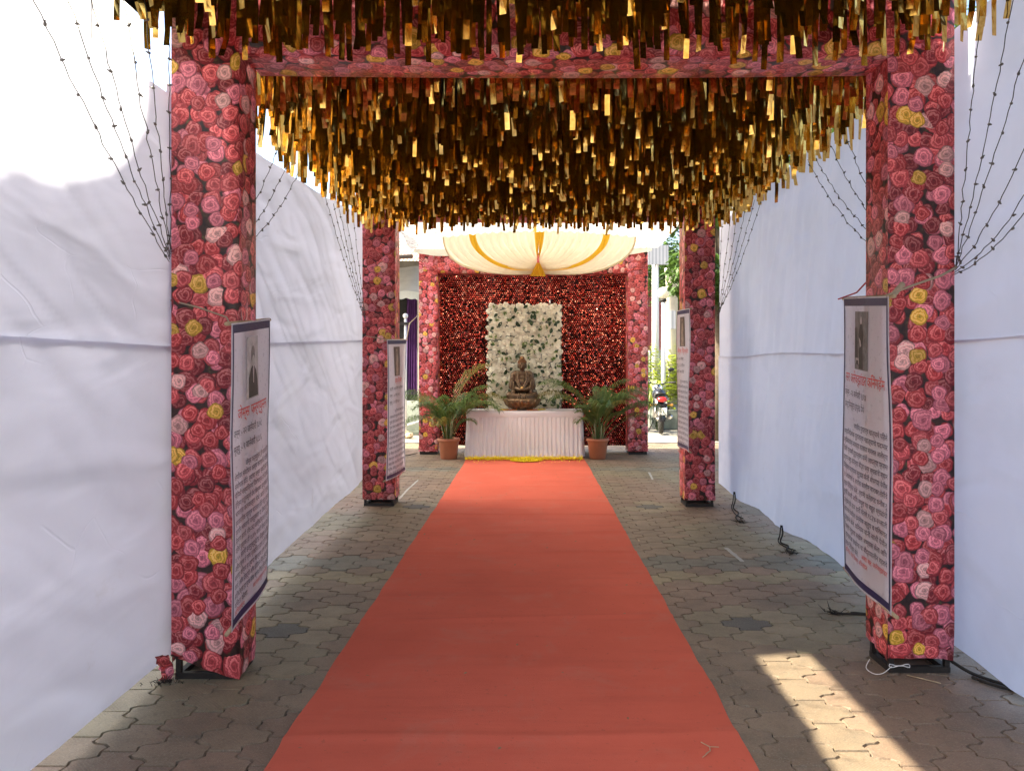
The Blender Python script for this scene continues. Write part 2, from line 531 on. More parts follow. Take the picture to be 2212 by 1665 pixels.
M['table_cloth'] = make_white_cloth('pinkish_white_satin', (0.82, 0.79, 0.80), 0.12, False)
M['wood'] = simple('plywood', (0.35, 0.24, 0.14), 0.6)
M['petal_white'] = simple('white_silk_petal', (0.88, 0.84, 0.70), 0.7, var=0.08, scale=30, trans=0.2, bump=0.1)
M['leaf_dark'] = make_leaf('dark_silk_leaf', (0.012, 0.03, 0.010), (0.03, 0.06, 0.018), 0.1)
M['leaf_light'] = make_leaf('light_silk_leaf', (0.07, 0.13, 0.02), (0.15, 0.22, 0.05), 0.2)
M['palm'] = make_leaf('palm_leaf', (0.035, 0.080, 0.016), (0.13, 0.20, 0.045), 0.25)
M['palm_dry'] = make_leaf('palm_leaf_yellowing', (0.12, 0.13, 0.02), (0.30, 0.24, 0.05), 0.3)
M['palm_stem'] = simple('palm_stem', (0.16, 0.19, 0.05), 0.5, scale=20, cvar=(0.32, 0.30, 0.18))
M['terracotta'] = simple('terracotta_plastic', (0.36, 0.125, 0.06), 0.55, var=0.12, scale=8, bump=0.1)
M['soil'] = simple('soil', (0.035, 0.024, 0.016), 0.95, scale=60, bump=0.8)
M['marigold'] = simple('yellow_petals', (0.95, 0.74, 0.03), 0.7, var=0.15, scale=60, trans=0.2)
M['marigold_orange'] = simple('orange_petals', (0.80, 0.24, 0.02), 0.7, var=0.15, scale=60, trans=0.2)
M['gold'] = simple('gilded', (0.62, 0.42, 0.16), 0.35, 0.8)
M['bronze_hair'] = simple('bronze_hair', (0.17, 0.075, 0.03), 0.45, 0.5, var=0.5, scale=60, bump=0.9, bdist=0.01)
M['cream'] = make_white_cloth('cream_satin', (0.86, 0.80, 0.66), 0.58, False)
M['yellow_satin'] = make_white_cloth('yellow_satin', (0.90, 0.60, 0.05), 0.5, False)
M['plaster'] = simple('plaster', (0.55, 0.50, 0.42), 0.85, var=0.15, scale=2.5, bump=0.2)
M['plaster_dark'] = simple('stained_plaster', (0.20, 0.19, 0.16), 0.85, var=0.3, scale=3, bump=0.3)
M['door_shade'] = simple('painted_door_shade', (0.012, 0.011, 0.011), 0.9)
M['purple'] = simple('purple_curtain', (0.085, 0.02, 0.12), 0.75, var=0.3)
M['white_paint'] = simple('white_paint', (0.72, 0.71, 0.68), 0.45, var=0.08)
M['canvas'] = simple('white_canvas', (0.62, 0.63, 0.56), 0.8, var=0.12, scale=4, trans=0.2)
M['shade_sheet'] = simple('white_shade_sheet', (0.80, 0.80, 0.78), 0.7, var=0.05, scale=3, trans=0.6)
M['shade_sheet_grey'] = simple('grey_shade_sheet', (0.42, 0.44, 0.46), 0.7, var=0.08, scale=3, trans=0.08)
M['stone_green'] = simple('mossy_concrete', (0.17, 0.19, 0.15), 0.85, var=0.35, scale=5, bump=0.5)
M['corrug_red'] = make_corrug('striped_roof_sheet', (0.28, 0.11, 0.07), (0.62, 0.50, 0.38), 60.0)
M['corrug_grey'] = make_corrug('grey_corrugated', (0.28, 0.29, 0.31), (0.42, 0.43, 0.45), 70.0)
M['globe'] = simple('opal_globe', (0.78, 0.74, 0.62), 0.3, var=0.03, trans=0.3)
M['tyre'] = simple('tyre_rubber', (0.03, 0.027, 0.024), 0.85, var=0.3, scale=40)
M['chrome'] = simple('chrome', (0.62, 0.60, 0.57), 0.22, 1.0, var=0.05)
M['bike_black'] = simple('black_bike_paint', (0.012, 0.012, 0.014), 0.25, spec=0.7)
M['bike_white'] = simple('white_plate', (0.78, 0.76, 0.70), 0.5)
M['bike_blue'] = simple('blue_bike_paint', (0.05, 0.10, 0.22), 0.25, spec=0.7)
M['lamp_red'] = simple('red_lens', (0.55, 0.02, 0.02), 0.2, spec=0.7)
M['lamp_amber'] = simple('amber_lens', (0.65, 0.30, 0.04), 0.25, spec=0.7)
M['bark'] = simple('bark', (0.10, 0.075, 0.05), 0.9, var=0.4, scale=14, bump=0.8)
M['tree_leaf'] = make_leaf('tree_leaf', (0.03, 0.07, 0.012), (0.10, 0.17, 0.03), 0.35)
M['hedge_leaf'] = make_leaf('hedge_leaf', (0.16, 0.24, 0.02), (0.38, 0.42, 0.04), 0.35)
M['house_red'] = simple('dark_red_wall', (0.16, 0.035, 0.035), 0.8)
M['glass'] = simple('window_glass', (0.03, 0.035, 0.04), 0.08, spec=0.8)
M['chalk'] = simple('chalk', (0.42, 0.41, 0.37), 0.9, scale=40)
M['twig'] = simple('dry_twig', (0.25, 0.17, 0.09), 0.9)

# ================================================================== GROUND
def struct(o):
    o['kind'] = 'structure'
    return o

XL, XR = -1.74, 2.10            # cloth wall planes
CX0, CX1 = -0.971, 0.835        # carpet edges

g = MB(); g.grid(lambda u, v: (-600 + 1200*u, -400 + 1400*v, -0.016), 12, 12)
ground = struct(obj('ground', g.me('ground', M['ground'])))
g = MB(); g.grid(lambda u, v: (-3.3 + 7.2*u, 0.8 + 13.6*v, -0.012), 4, 8)
bed = struct(obj('pavement', g.me('pavement', M['bed'])))

# interlocking pavers
PW, PA, PH = 0.272, 0.130, 0.222
def paver_outline(inset):
    Rr = Vector((PW/2, 0)); BR = Vector((PA/2, -PH/2)); BL = Vector((-PA/2, -PH/2))
    Lf = Vector((-PW/2, 0)); TL = Vector((-PA/2, PH/2)); TR = Vector((PA/2, PH/2))
    def curve(a, b, amp, n=5):
        d = b - a; nn = Vector((-d.y, d.x)).normalized()
        return [a + d*(i/n) + nn*amp*math.sin(2*PI*i/n) for i in range(n)]
    A = 0.025
    pts = curve(TR, Rr, -A) + curve(Rr, BR, A) + [BR] + curve(Lf, BL, -A)[::-1][:0]
    pts = curve(TR, Rr, -A) + curve(Rr, BR, A) + [BR]
    pts += [BL] + curve(Lf, BL, -A)[1:][::-1]
    pts += [Lf] + curve(TL, Lf, A)[1:][::-1] + [TL]
    # inset towards the centre
    out = []
    n = len(pts)
    for i in range(n):
        p0, p, p1 = pts[i-1], pts[i], pts[(i+1) % n]
        t = (p1 - p0).normalized()
        nrm = Vector((-t.y, t.x))            # clockwise loop: left normal points outwards... so go the other way
        q = p - nrm * inset
        if (q.length > p.length): q = p + nrm * inset
        out.append(q)
    return out
o_in = paver_outline(0.0065); o_out = paver_outline(0.0030)
npv = len(o_in)
pv_v = [(p.x, p.y, 0.0) for p in o_in] + [(p.x, p.y, -0.010) for p in o_out]
pv_f = [tuple(range(npv))[::-1]] + [(i, (i+1) % npv, npv + (i+1) % npv, npv + i) for i in range(npv)]
pv_f = [tuple(range(npv))[::-1]] + [(i, (i+1) % npv, npv + (i+1) % npv, npv + i)[::1] for i in range(npv)]
paver_me = mesh('paver', pv_v, pv_f, M['paver'])
_bm = bmesh.new(); _bm.from_mesh(paver_me); bmesh.ops.recalc_face_normals(_bm, faces=_bm.faces)
if sum(f.normal.z for f in _bm.faces) < 0: bmesh.ops.reverse_faces(_bm, faces=_bm.faces)
_bm.to_mesh(paver_me); _bm.free()
pv_v = [tuple(v.co) for v in paver_me.vertices]; pv_f = [tuple(p.vertices) for p in paver_me.polygons]

def paver_tone(x, y):
    r1 = nz(x*0.9 + 3, y*0.9) ; rr = random.random()
    base = Vector((0.185, 0.150, 0.112))
    if r1 > 0.12: base = Vector((0.185, 0.138, 0.106))
    if r1 < -0.22: base = Vector((0.185, 0.170, 0.120))
    # laid flower patterns: a dark stone ringed by pale ones
    for fx, fy in ((1.23, 4.38), (-1.30, 4.36), (1.3, 7.9), (-1.25, 8.0)):
        d = math.hypot(x - fx, y - fy)
        if d < 0.12: base = Vector((0.075, 0.080, 0.078))
        elif d < 0.30: base = Vector((0.215, 0.195, 0.140))
    if 5.55 < y < 5.85: base = Vector((0.14, 0.145, 0.125))
    if 5.20 < y < 5.50: base = Vector((0.22, 0.200, 0.130))
    if 10.6 < y < 10.9: base = Vector((0.14, 0.145, 0.125))
    k = (0.92 + 0.16*rr)*1.30
    return Vector((base.x*k*1.06, base.y*k, base.z*k*0.90))
cells = []
stepx = (PW + PA) / 2
for i in range(-16, 20):
    for j in range(2, 62):
        x = i * stepx + 0.03; y = j * PH + (PH/2 if i % 2 else 0) + 0.4
        if not (-3.1 < x < 3.7 and 1.0 < y < 14.2): continue
        if CX0 + 0.16 < x < CX1 - 0.16 and y < 11.9: continue
        cells.append((y + 0.25*abs(x), x, y))
# nearest in view first
def in_view(x, y):
    if y < 2.2: return False
    xx = 1145 + x*1662/y; yy = 782 + EYE*1662/y
    return -60 < xx < 2270 and yy < 1730 and XL - 0.25 < x < XR + 0.25
cells.sort(key=lambda c: (not in_view(c[1], c[2]), c[0]))
far = MB(); far_tone = []
for k, (_, x, y) in enumerate(cells):
    tn = paver_tone(x, y)
    dz = random.uniform(-0.0025, 0.001)
    if k < 300 and in_view(x, y):
        o = obj('paver', paver_me, bed, (x, y, dz), (random.uniform(-.006, .006), random.uniform(-.006, .006), random.uniform(-.012, .012)))
        o.color = (*tn, 1)
    else:
        far.add([(p[0]+x, p[1]+y, p[2]+dz) for p in pv_v], pv_f)
        far_tone += [tn] * len(pv_v)
fo = far.build('paver', M['paver_far'], bed)
fo['kind'] = 'stuff'
ca = fo.data.color_attributes.new('tone', 'FLOAT_COLOR', 'POINT')
ca.data.foreach_set('color', np.array([(c[0], c[1], c[2], 1) for c in far_tone], dtype=np.float32).ravel())

# ================================================================== UNSEEN SCREENS ADDED ON THE LEFT TO SHADE THE PLACE
# unseen house, sized so its shadow falls on the left cloth wall
HX = -6.5
hl = thing('unseen_shade_house', 'unseen plastered house sized to shade the left cloth wall', 'house', (-8.0, 7.5, 0))
MB().box((-11.0, 2.93, 0), (HX, 7.75, 8.0)).build('wall', M['plaster'], hl)
MB().box((-11.2, 2.90, 8.001), (HX + .02, 7.75, 8.1)).build('roof', M['plaster_dark'], hl)
sc2 = thing('added_shade_sheet', 'unseen white sheet on poles, added to shade and brighten the shrine side', 'shade cloth', (HX, 10.2, 0))  # added sheet: stops direct sun, glows white and lights the shrine side
MB().grid(lambda u, v: (HX + .05*nz(u*5, v*4), 7.62 + 5.01*u, .3 + 7.62*v - .06*math.sin(PI*4*u)**2*v), 60, 20).build('sheet', M['shade_sheet'], sc2, True)
for yy in (7.78, 9.0, 10.2, 11.4, 12.63):
    MB().tube([(HX - .06, yy, 0), (HX - .06, yy, 7.9)], .04, 8).build('pole', M['bamboo'], sc2, True)
for yy in (4.0, 5.8):
    for zz in (1.0, 4.2):
        w = MB().box((HX - .005, yy, zz), (HX + .03, yy + 1.2, zz + 1.3)).build('window', M['white_paint'], hl)
        MB().box((HX + .032, yy + 0.08, zz + 0.08), (HX + .04, yy + 1.12, zz + 1.22)).build('pane', M['glass'], w)
sh = thing('added_scallop_screen', 'unseen grey screen added beside the left house to cut the sun in scallops', 'tarpaulin', (HX, -1.0, 0))
# added screen: upper edge shaped to throw a scalloped shadow on the cloth wall
TT = [(1.60, 6.66), (1.75, 6.645), (1.91, 6.665), (2.05, 6.70), (2.13, 6.69), (2.29, 6.705), (2.45, 6.76), (2.57, 6.82), (2.70, 6.92), (2.80, 7.03), (2.87, 7.12), (2.91, 7.24), (2.93, 8.1), (3.05, 8.1)]
def shade_top(y):
    if y <= TT[0][0]:
        t = ((TT[0][0] - y) % 0.95)/0.95
        return 6.66 - 0.05*math.sin(PI*t)
    for (a, za), (b, zb) in zip(TT, TT[1:]):
        if a <= y <= b: return za + (zb-za)*(y-a)/(b-a)
    return TT[-1][1]
def shade_sheet(u, v):
    y = -7.0 + 10.03*(1 - (1-u)**1.5)
    top = shade_top(y)
    return (HX + .02 + 0.03*nz(y*1.3, v*3)*(1-v), y, 0.1 + (top - 0.1)*v)
MB().grid(shade_sheet, 260, 10, lambda u, v: (u*9, v*6.7)).build('sheet', M['shade_sheet_grey'], sh, True)
for yy in (-6.9, -4.0, -1.2, 1.6):
    MB().tube([(HX - .05, yy, 0), (HX - .05, yy, shade_top(yy) - .02)], 0.03, 8).build('pole', M['bamboo'], sh, True)

# ================================================================== ROSE CLOTH ARCHES
def cover(x0, x1, y0, y1, z0, z1, seed=0, wr=0.004, lift=None, nz_=36, ns=6, flat=False):
    """a cloth sleeve round a post: four sides, slightly slack; uv in metres"""
    mb = MB()
    cor = [(x0, y0), (x1, y0), (x1, y1), (x0, y1), (x0, y0)]
    per = [0]
    for a, b in zip(cor, cor[1:]): per.append(per[-1] + math.dist(a, b))
    def pt(u, v):
        s = u * 4; i = min(3, int(s)); f = s - i
        a, b = cor[i], cor[i+1]
        x = a[0] + (b[0]-a[0])*f; y = a[1] + (b[1]-a[1])*f
        nxy = ((0, -1), (1, 0), (0, 1), (-1, 0))[i]
        z = z0 + (z1 - z0)*v
        e = math.sin(PI*f)
        d = e * (wr*1.6*nz(u*9 + seed, z*1.7) + wr*nz(u*17 + seed*3, z*5 + seed) + wr*0.6*math.sin(z*3 + seed))
        low = max(0.0, 1 - (z - z0)/0.12)
        d += low * 0.006 * math.sin(f*14 + seed + i)
        zz = z
        if lift: zz = z + low * lift(i, f)
        return (x + nxy[0]*d, y + nxy[1]*d, zz)
    def uvf(u, v):
        s = u * 4; i = min(3, int(s)); f = s - i
        return (per[i] + (per[i+1]-per[i])*f + seed*1.37, z0 + (z1 - z0)*v + seed*0.61)
    nu = 4*ns
    mb.grid(pt, nu, nz_, uvf)
    return mb

def beam_cover(x0, x1, y0, y1, z0, z1, seed=0, wr=0.004):
    mb = MB()
    cor = [(y0, z1), (y0, z0), (y1, z0), (y1, z1), (y0, z1)]
    per = [0]
    for a, b in zip(cor, cor[1:]): per.append(per[-1] + math.dist(a, b))
    def pt(u, v):
        s = v * 4; i = min(3, int(s)); f = s - i
        a, b = cor[i], cor[i+1]
        y = a[0] + (b[0]-a[0])*f; z = a[1] + (b[1]-a[1])*f
        n_ = ((-1, 0), (0, -1), (1, 0), (0, 1))[i]
        x = x0 + (x1-x0)*u
        d = math.sin(PI*f) * wr*(1.6*nz(x*1.9+seed, v*9) + nz(x*6+seed, v*17))
        sag = -0.012*math.sin(PI*u)
        return (x, y + n_[0]*d, z + n_[1]*d + sag)
    def uvf(u, v):
        s = v*4; i = min(3, int(s)); f = s - i
        return (x0 + (x1-x0)*u + seed*1.1, -(per[i] + (per[i+1]-per[i])*f) + seed*0.7)
    mb.grid(pt, 60, 16, uvf)
    return mb

def base_frame(parent, x0, x1, y0, y1, h=0.075):
    t = 0.028
    f = MB()
    f.box((x0, y0, 0.0), (x1, y0+t, t)); f.box((x0, y1-t, 0.0), (x1, y1, t))
    f.box((x0, y0+t+0.001, 0.0), (x0+t, y1-t-0.001, t-0.001)); f.box((x1-t, y0+t+0.001, 0), (x1, y1-t-0.001, t-0.001))
    b = f.build('base_frame', M['black_steel'], parent)
    for xx in (x0, x1-t):
        for yy in (y0, y1-t):
            MB().box((xx+0.002, yy+0.002, t+0.001), (xx+t-0.002, yy+t-0.002, h+0.35)).build('foot_post', M['black_steel'], b)
    return b

BEAM_Z0, BEAM_Z1 = 2.945, 3.24
def arch(label, name, Lp, Rp, bz0, bz1, seed, zb=0.065, liftL=None, liftR=None, lowcap=True):
    ar = thing(name, label, 'arch', ((Lp[0]+Rp[1])/2, (Lp[2]+Lp[3])/2, 0))
    for (x0, x1, y0, y1), lf, sd in ((Lp, liftL, seed), (Rp, liftR, seed+2.3)):
        p = cover(x0, x1, y0, y1, zb, bz1 - 0.003, sd, lift=lf).build('post', M['rose'], ar, True)
        base_frame(p, x0+0.012, x1-0.012, y0+0.012, y1-0.012)
    y0 = min(Lp[2], Rp[2]) + 0.004; y1 = max(Lp[3], Rp[3]) - 0.004
    beam_cover(Lp[1] - 0.002, Rp[0] + 0.002, y0, y1, bz0, bz1, seed).build('beam', M['rose'], ar, True)
    return ar

FL = (-1.683, -1.368, 3.61, 3.84)
FR = (1.711, 2.030, 3.68, 3.92)
BL_ = (-1.734, -1.400, 7.96, 8.25)
BR_ = (1.594, 1.904, 7.92, 8.21)
SL = (-1.790, -1.490, 12.40, 12.70)
SR = (1.580, 1.900, 12.40, 12.70)
liftL = lambda i, f: (0.055*(1-f)**1.4 - 0.058*f if i == 0 else (-0.058 + 0.03*f if i == 1 else 0.02))
liftR = lambda i, f: (0.012 - 0.02*f*0 if i == 0 else (0.035*(1-f) if i == 3 else 0.0)) + 0.002
front_arch = arch('rose printed cloth arch nearest the camera, under the front of the gold fringe', 'rose_arch', FL, FR, BEAM_Z0, BEAM_Z1, 1.0, 0.060, liftL, liftR)
back_arch = arch('second rose printed arch, at the far end of the gold fringe canopy', 'rose_arch', BL_, BR_, 2.99, 3.24, 5.0, 0.07)
shrine_arch = arch('rose printed arch framing the red sequin backdrop behind the statue', 'rose_arch', SL, SR, 2.925, 3.262, 9.0, 0.05)
for a_ in (front_arch, back_arch, shrine_arch): a_['group'] = 'rose cloth arches along the aisle'
# gathered folds at the two upper corners of the shrine arch
for sx, xa, xb in ((1, -1.79, -1.49), (-1, 1.90, 1.58)):
    mb = MB()
    for k in range(5):
        t = k/4
        p0 = Vector((xa, 12.385, 3.20 - 0.20*t)); p1 = Vector((xb + sx*0.02, 12.385, 2.93 + 0.03*t))
        pts = [p0.lerp(p1, i/6) + Vector((0, -0.006*math.sin(PI*i/6), -0.02*math.sin(PI*i/6)*(1-t))) for i in range(7)]
        mb.tube(pts, [0.003+0.007*math.sin(PI*(i+0.5)/7) for i in range(7)], 6)
    mb.build('corner_fold', M['rose'], shrine_arch, True, True)
# hem of the covers bunched above the ground at the shrine arch
for (x0, x1, y0, y1) in (SL, SR):
    mb = MB()
    for k in range(3):
        z = 0.06 + 0.035*k
        pts = [(x0 - 0.006 + (x1-x0+0.012)*i/8, y0 - 0.004, z + 0.008*math.sin(i*1.3 + k*2)) for i in range(9)]
        mb.tube(pts, 0.008, 6)
    mb.build('hem_fold', M['rose'], shrine_arch, True, True)

# torn end of the cover at the foot of the near left post
sc = thing('cloth_scrap', 'torn flowery scrap and dirt at the foot of the near left post', 'scrap', (-1.70, 3.60, 0))
def scrap(u, v):
    return (-1.735 + 0.05*u + 0.02*nz(v*4, u*3), 3.585 + 0.03*math.sin(v*5) + 0.03*u, 0.125*v + 0.004 + 0.012*nz(u*5, v*6))
MB().grid(scrap, 6, 8, lambda u, v: (u*0.1, v*0.2)).build('rag', M['rose'], sc, True)
mb = MB()
for k in range(60):
    a = random.uniform(0, 2*PI); r_ = abs(random.gauss(0, 0.035))
    c = Vector((-1.70 + r_*math.cos(a)*1.6, 3.575 + r_*math.sin(a), 0.004))
    d = Vector((random.uniform(-1, 1), random.uniform(-1, 1), random.uniform(0, 1.2))).normalized()*random.uniform(0.015, 0.04)
    mb.tube([c, c + d*0.5 + Vector((0, 0, 0.004)), c + d], [0.002, 0.0015, 0.0005], 4)
mb.build('fibres', M['dark_rope'], sc)

# ================================================================== WHITE CLOTH WALLS
def cloth_wall(name, label, X, Y0, Y1, ztop, zseam, zbot, side, seed, billow=0.03, dirfold=(1.0, 0.6)):
    w = thing(name, label, 'cloth wall', (X, (Y0+Y1)/2, 0), group='white cloth walls beside the aisle')
    def disp(y, z):
        big = billow * nz(y*0.55 + seed, z*0.5 + seed*2)
        fold = 0.0
        ph = (y*dirfold[0] + z*dirfold[1])
        fold += 0.024 * math.sin(ph*6.0 + 2.6*nz(y*0.8 + seed, z*0.8)) * max(0, 0.45 + 1.1*nz(y*0.6+seed*4, z*0.7))
        qd = z*dirfold[0]-y*dirfold[1]
        rg = 1 - min(1.0, abs(nz(ph*2.1 + 0.6*nz(y, z, seed) + seed*5, qd*0.45 + seed))*2.2)
        fold += 0.030 * rg**3 * max(0.0, 0.35 + nz(y*0.7 + seed*2, z*0.8 + seed))
        rg2 = 1 - min(1.0, abs(nz(ph*4.6 + seed*9, qd*0.8 + seed))*2.4)
        fold += (0.008 if side > 0 else 0.012) * rg2**3
        fold += 0.010 * nz(ph*4.2 + seed, (z*dirfold[0]-y*dirfold[1])*0.9)
        fold += (0.0055 if side > 0 else 0.011) * nz(ph*9.5 + seed, (z*dirfold[0]-y*dirfold[1])*1.6 + 4)
        k = min(1.0, max(0.0, min(abs(y - Y1), abs(y - Y0) if Y0 > 0 else 9)/0.9)); k = k*k*(3 - 2*k)
        return side * (big + fold) * k
    def sheet(za, zb, off, pull):
        def f(u, v):
            y = Y0 + (Y1-Y0)*u
            a = za(y); b = zb(y)
            z = a + (b-a)*v
            return (X + side*off + disp(y, z)*pull(y, v) , y, z)
        return f
    n = max(40, int((Y1-Y0)*34))
    lo = MB().grid(sheet(zbot, lambda y: zseam(y) - 0.012, 0.004, lambda y, v: 0.65 + 0.35*max(0.0, v - .55)/.45), n, 56,
                   lambda u, v: (Y0 + (Y1-Y0)*u + seed, v*1.6))
    lo.build('lower_sheet', M['wall_cloth'], w, True)
    up = MB().grid(sheet(lambda y: zseam(y) - 0.022 + 0.012*nz(y*2.5, seed), ztop, -0.006, lambda y, v: 1.0), n, 56,
                   lambda u, v: (Y0 + (Y1-Y0)*u + seed*3, v*1.6 + 1.9))
    up.build('upper_sheet', M['wall_cloth'], w, True)
    # a rolled hem along the seam
    pts = [(X - side*0.008 + disp(Y0 + (Y1-Y0)*i/60, 1.6), Y0 + (Y1-Y0)*i/60, zseam(Y0 + (Y1-Y0)*i/60) - 0.024 + 0.012*nz((Y0 + (Y1-Y0)*i/60)*2.5, seed)) for i in range(61)]
    MB().tube(pts, 0.0035, 5).build('seam_hem', M['wall_cloth'], w, True)
    return w

cloth_wall('cloth_wall', 'sunlit white cloth wall left of the near left post', XL, -0.6, 3.80,
           lambda y: 2.775 + 0.012*math.sin(y*2), lambda y: 1.615 - 0.01*y, lambda y: 0.085 + 0.01*math.sin(y*1.5), 1, 1.7, 0.035, (0.55, 1.0))
cloth_wall('cloth_wall', 'white cloth wall on the left between the two rose arches', XL - 0.012, 3.72, 8.20,
           lambda y: 2.84 + 0.045*(y-3.7) - 0.08*math.sin(PI*(y-3.7)/4.45), lambda y: 1.58 + 0.035*(y-3.7), lambda y: 0.095 + 0.040*(y-3.7), 1, 4.2, 0.06, (0.7, 1.0))
def zb_r(y):   # pulled up at the ties
    s = 0.12 - 0.02*math.cos((y-7.84)*2*PI/1.45)
    return s
cloth_wall('cloth_wall', 'white cloth wall right of the near right post', XR, -0.6, 3.86,
           lambda y: 3.14, lambda y: 1.62 + 0.01*math.sin(y*3), lambda y: 0.05 + 0.03*max(0, (y-2.4)), -1, 8.1, 0.03, (1.0, 0.25))
cloth_wall('cloth_wall', 'white cloth wall on the right between the two rose arches', XR + 0.012, 3.90, 8.6,
           lambda y: 3.10 + 0.02*math.sin(y*1.8), lambda y: 1.57 + 0.012*math.sin(y*2.2), zb_r, -1, 11.4, 0.04, (1.0, 0.3))
# dark rope ends hanging from the lower edge of the right wall
for (x0, y0, z0, x1, y1, lab) in ((2.085, 7.84, 0.14, 1.95, 7.15, 'dark frayed rope end under the right cloth, farthest from camera'),
                                  (2.085, 6.37, 0.11, 2.04, 5.98, 'dark frayed rope end under the right cloth, middle one'),
                                  (2.085, 4.55, 0.12, 1.80, 4.55, 'dark frayed rope end behind the near right banner')):
    th = thing('tie_rope', lab, 'rope', (x0, y0, 0), group='rope ends under the right cloth wall')
    mb = MB()
    p0 = Vector((x0, y0, z0 + 0.03)); p1 = Vector((x0 - 0.02, y0 - 0.03, 0.006)); p2 = Vector((x1, y1, 0.006))
    mb.tube(smooth_pts([p0, p0.lerp(p1, 0.5) + Vector((0.012, 0, 0)), p1 + Vector((0, 0, .004)), p1.lerp(p2, 0.35) + Vector((0.03, 0, 0)), p1.lerp(p2, 0.7) - Vector((0.02, 0, 0)), p2]), 0.0065, 6)
    mb.tube(smooth_pts([p0 + Vector((-0.005, 0.01, 0)), p0.lerp(p1, 0.6) + Vector((-0.008, 0.01, 0)), p1 + Vector((-0.015, 0.01, .004)), p1.lerp(p2, 0.5) + Vector((.0, .03, 0)), p1.lerp(p2, 0.8) + Vector((0.05, 0.02, 0))]), 0.005, 6)
    for k in range(22):
        d = Vector((random.uniform(-1, 1), random.uniform(-1, 1), random.uniform(0, .35))).normalized()*random.uniform(0.03, 0.08)
        c = p2 + Vector((random.gauss(0, .02), random.gauss(0, .02), 0))
        mb.tube([c, c + d*.6, c + d], [0.003, 0.002, 0.001], 4)
    mb.build('rope', M['dark_rope'], th, True)
mb = MB()
mb.tube(smooth_pts([(2.03, 3.78, .05), (2.10, 3.66, .012), (2.19, 3.53, .010), (2.27, 3.49, .010), (2.25, 3.43, .010), (2.14, 3.52, .01), (2.08, 3.62, .01)]), 0.008, 6)
tag(mb.build('tie_rope', M['dark_rope'], None, True), 'dark rope lying on the paving right of the near right post', 'rope')
# white string tied round the foot of the near right post
mb = MB()
mb.tube([(1.76 + 0.05*math.cos(a), 3.665 + 0.012*math.sin(a), 0.045 + 0.006*math.sin(3*a)) for a in [i*2*PI/14 for i in range(15)]], 0.0025, 5)
mb.tube(smooth_pts([(1.72, 3.66, 0.045), (1.67, 3.64, 0.02), (1.635, 3.66, 0.010), (1.625, 3.72, 0.014), (1.66, 3.76, 0.04)]), 0.002, 5)
tag(mb.build('string_tie', M['white_paint'], None, True), 'white string knotted round the foot of the near right post', 'string')

# ================================================================== GOLD FRINGE CANOPY
def strip_shape(w, L, ph, tip, tw, bow):
    """one foil strip hanging from its top edge at the origin: nearly flat, the tip creased to its own angle"""
    vs = []; fs = []
    ts = (0.0, 0.33, 0.62, 0.78, 1.0)
    y = 0.0
    for i, t in enumerate(ts):
        if i: y += (t - ts[i-1])*L*(math.tan(tip) if i == 4 else bow*math.sin(ph + i*1.7))
        x = 0.004*math.sin(ph*1.7 + t*2.5)
        a = tw * (t - 0.3)
        ca, sa = math.cos(a)*w/2, math.sin(a)*w/2
        vs += [(x - ca, y - sa, -L*t), (x + ca, y + sa, -L*t)]
    for i in range(len(ts) - 1):
        fs.append((2*i, 2*i+1, 2*i+3, 2*i+2))
    return vs, fs
strip_protos = []
rs = random.Random(3)
for k in range(20):
    v, f = strip_shape(0.028, 0.41, rs.uniform(0, 6), rs.uniform(-0.36, 0.34), rs.choice((rs.uniform(-.2, .2), rs.uniform(-.2, .2), rs.uniform(-1.0, 1.0))), rs.uniform(0.0, 0.07))
    strip_protos.append(mesh('strip', v, f, M['foil']))
def strip_canopy(name, label, Y0, Y1, x0, x1, ztop, zbot, rowstep, xstep, n_parts, seed, edge):
    rr = random.Random(seed)
    can = thing(name, label, 'canopy', ((x0+x1)/2, (Y0+Y1)/2, ztop), group='gold fringe canopy sections')
    mb = MB()
    def ceil(u, v):
        x = x0 + (x1-x0)*u; y = Y0 + (Y1-Y0)*v
        return (x, y, ztop + 0.012 + 0.03*math.sin(PI*u)*nz(x*1.3, y*1.1, seed))
    mb.grid(ceil, 24, 24)
    sheet = mb.build('roof_sheet', M['black_cloth'], can, True)
    # thin rods the fringes hang from
    ys = []
    y = Y0 + 0.05
    while y < Y1 - 0.03:
        ys.append(y); y += rowstep
    items = []
    for y in ys:
        x = x0 + rr.uniform(0.0, xstep)
        sag = rr.uniform(-0.015, 0.015)
        while x < x1:
            items.append((y + rr.uniform(-0.012, 0.012), x, sag))
            x += xstep * rr.uniform(0.45, 1.55)
    # those that show largest: nearest to the camera among the ones in view
    def vis(y): return y > 3.02
    items.sort(key=lambda it: (not vis(it[0]), it[0]))
    stuff = MB()
    loc0 = can.location
    for k, (y, x, sag) in enumerate(items):
        pm = rr.choice(strip_protos)
        zb = zbot + sag + rr.gauss(0, 0.034) + edge*max(0.0, min(1.0, (abs(x - 0.15) - 1.45)/0.40))
        L = ztop - zb
        rot = Euler((rr.gauss(0, 0.035), rr.gauss(0, 0.035), rr.gauss(0, 0.17)))
        scl = (rr.uniform(0.85, 1.15), 1.0, L / 0.40)
        if k < n_parts and vis(y):
            obj('strip', pm, can, Vector((x, y, ztop)) - loc0, rot, scl)
        else:
            mt = Matrix.LocRotScale(Vector((x, y, ztop)), rot, Vector(scl))
            stuff.add([mt @ v.co for v in pm.vertices], [tuple(p.vertices) for p in pm.polygons])
    so = stuff.build('strip', M['foil'], can, True)
    so['kind'] = 'stuff'
    return can
ROOF_Z = 3.25
fc = strip_canopy('fringe_canopy', 'gold foil fringe overhead in front of the near rose arch', 0.70, 3.60, -1.76, 2.06, ROOF_Z, 2.900, 0.12, 0.060, 300, 11, 0.075)
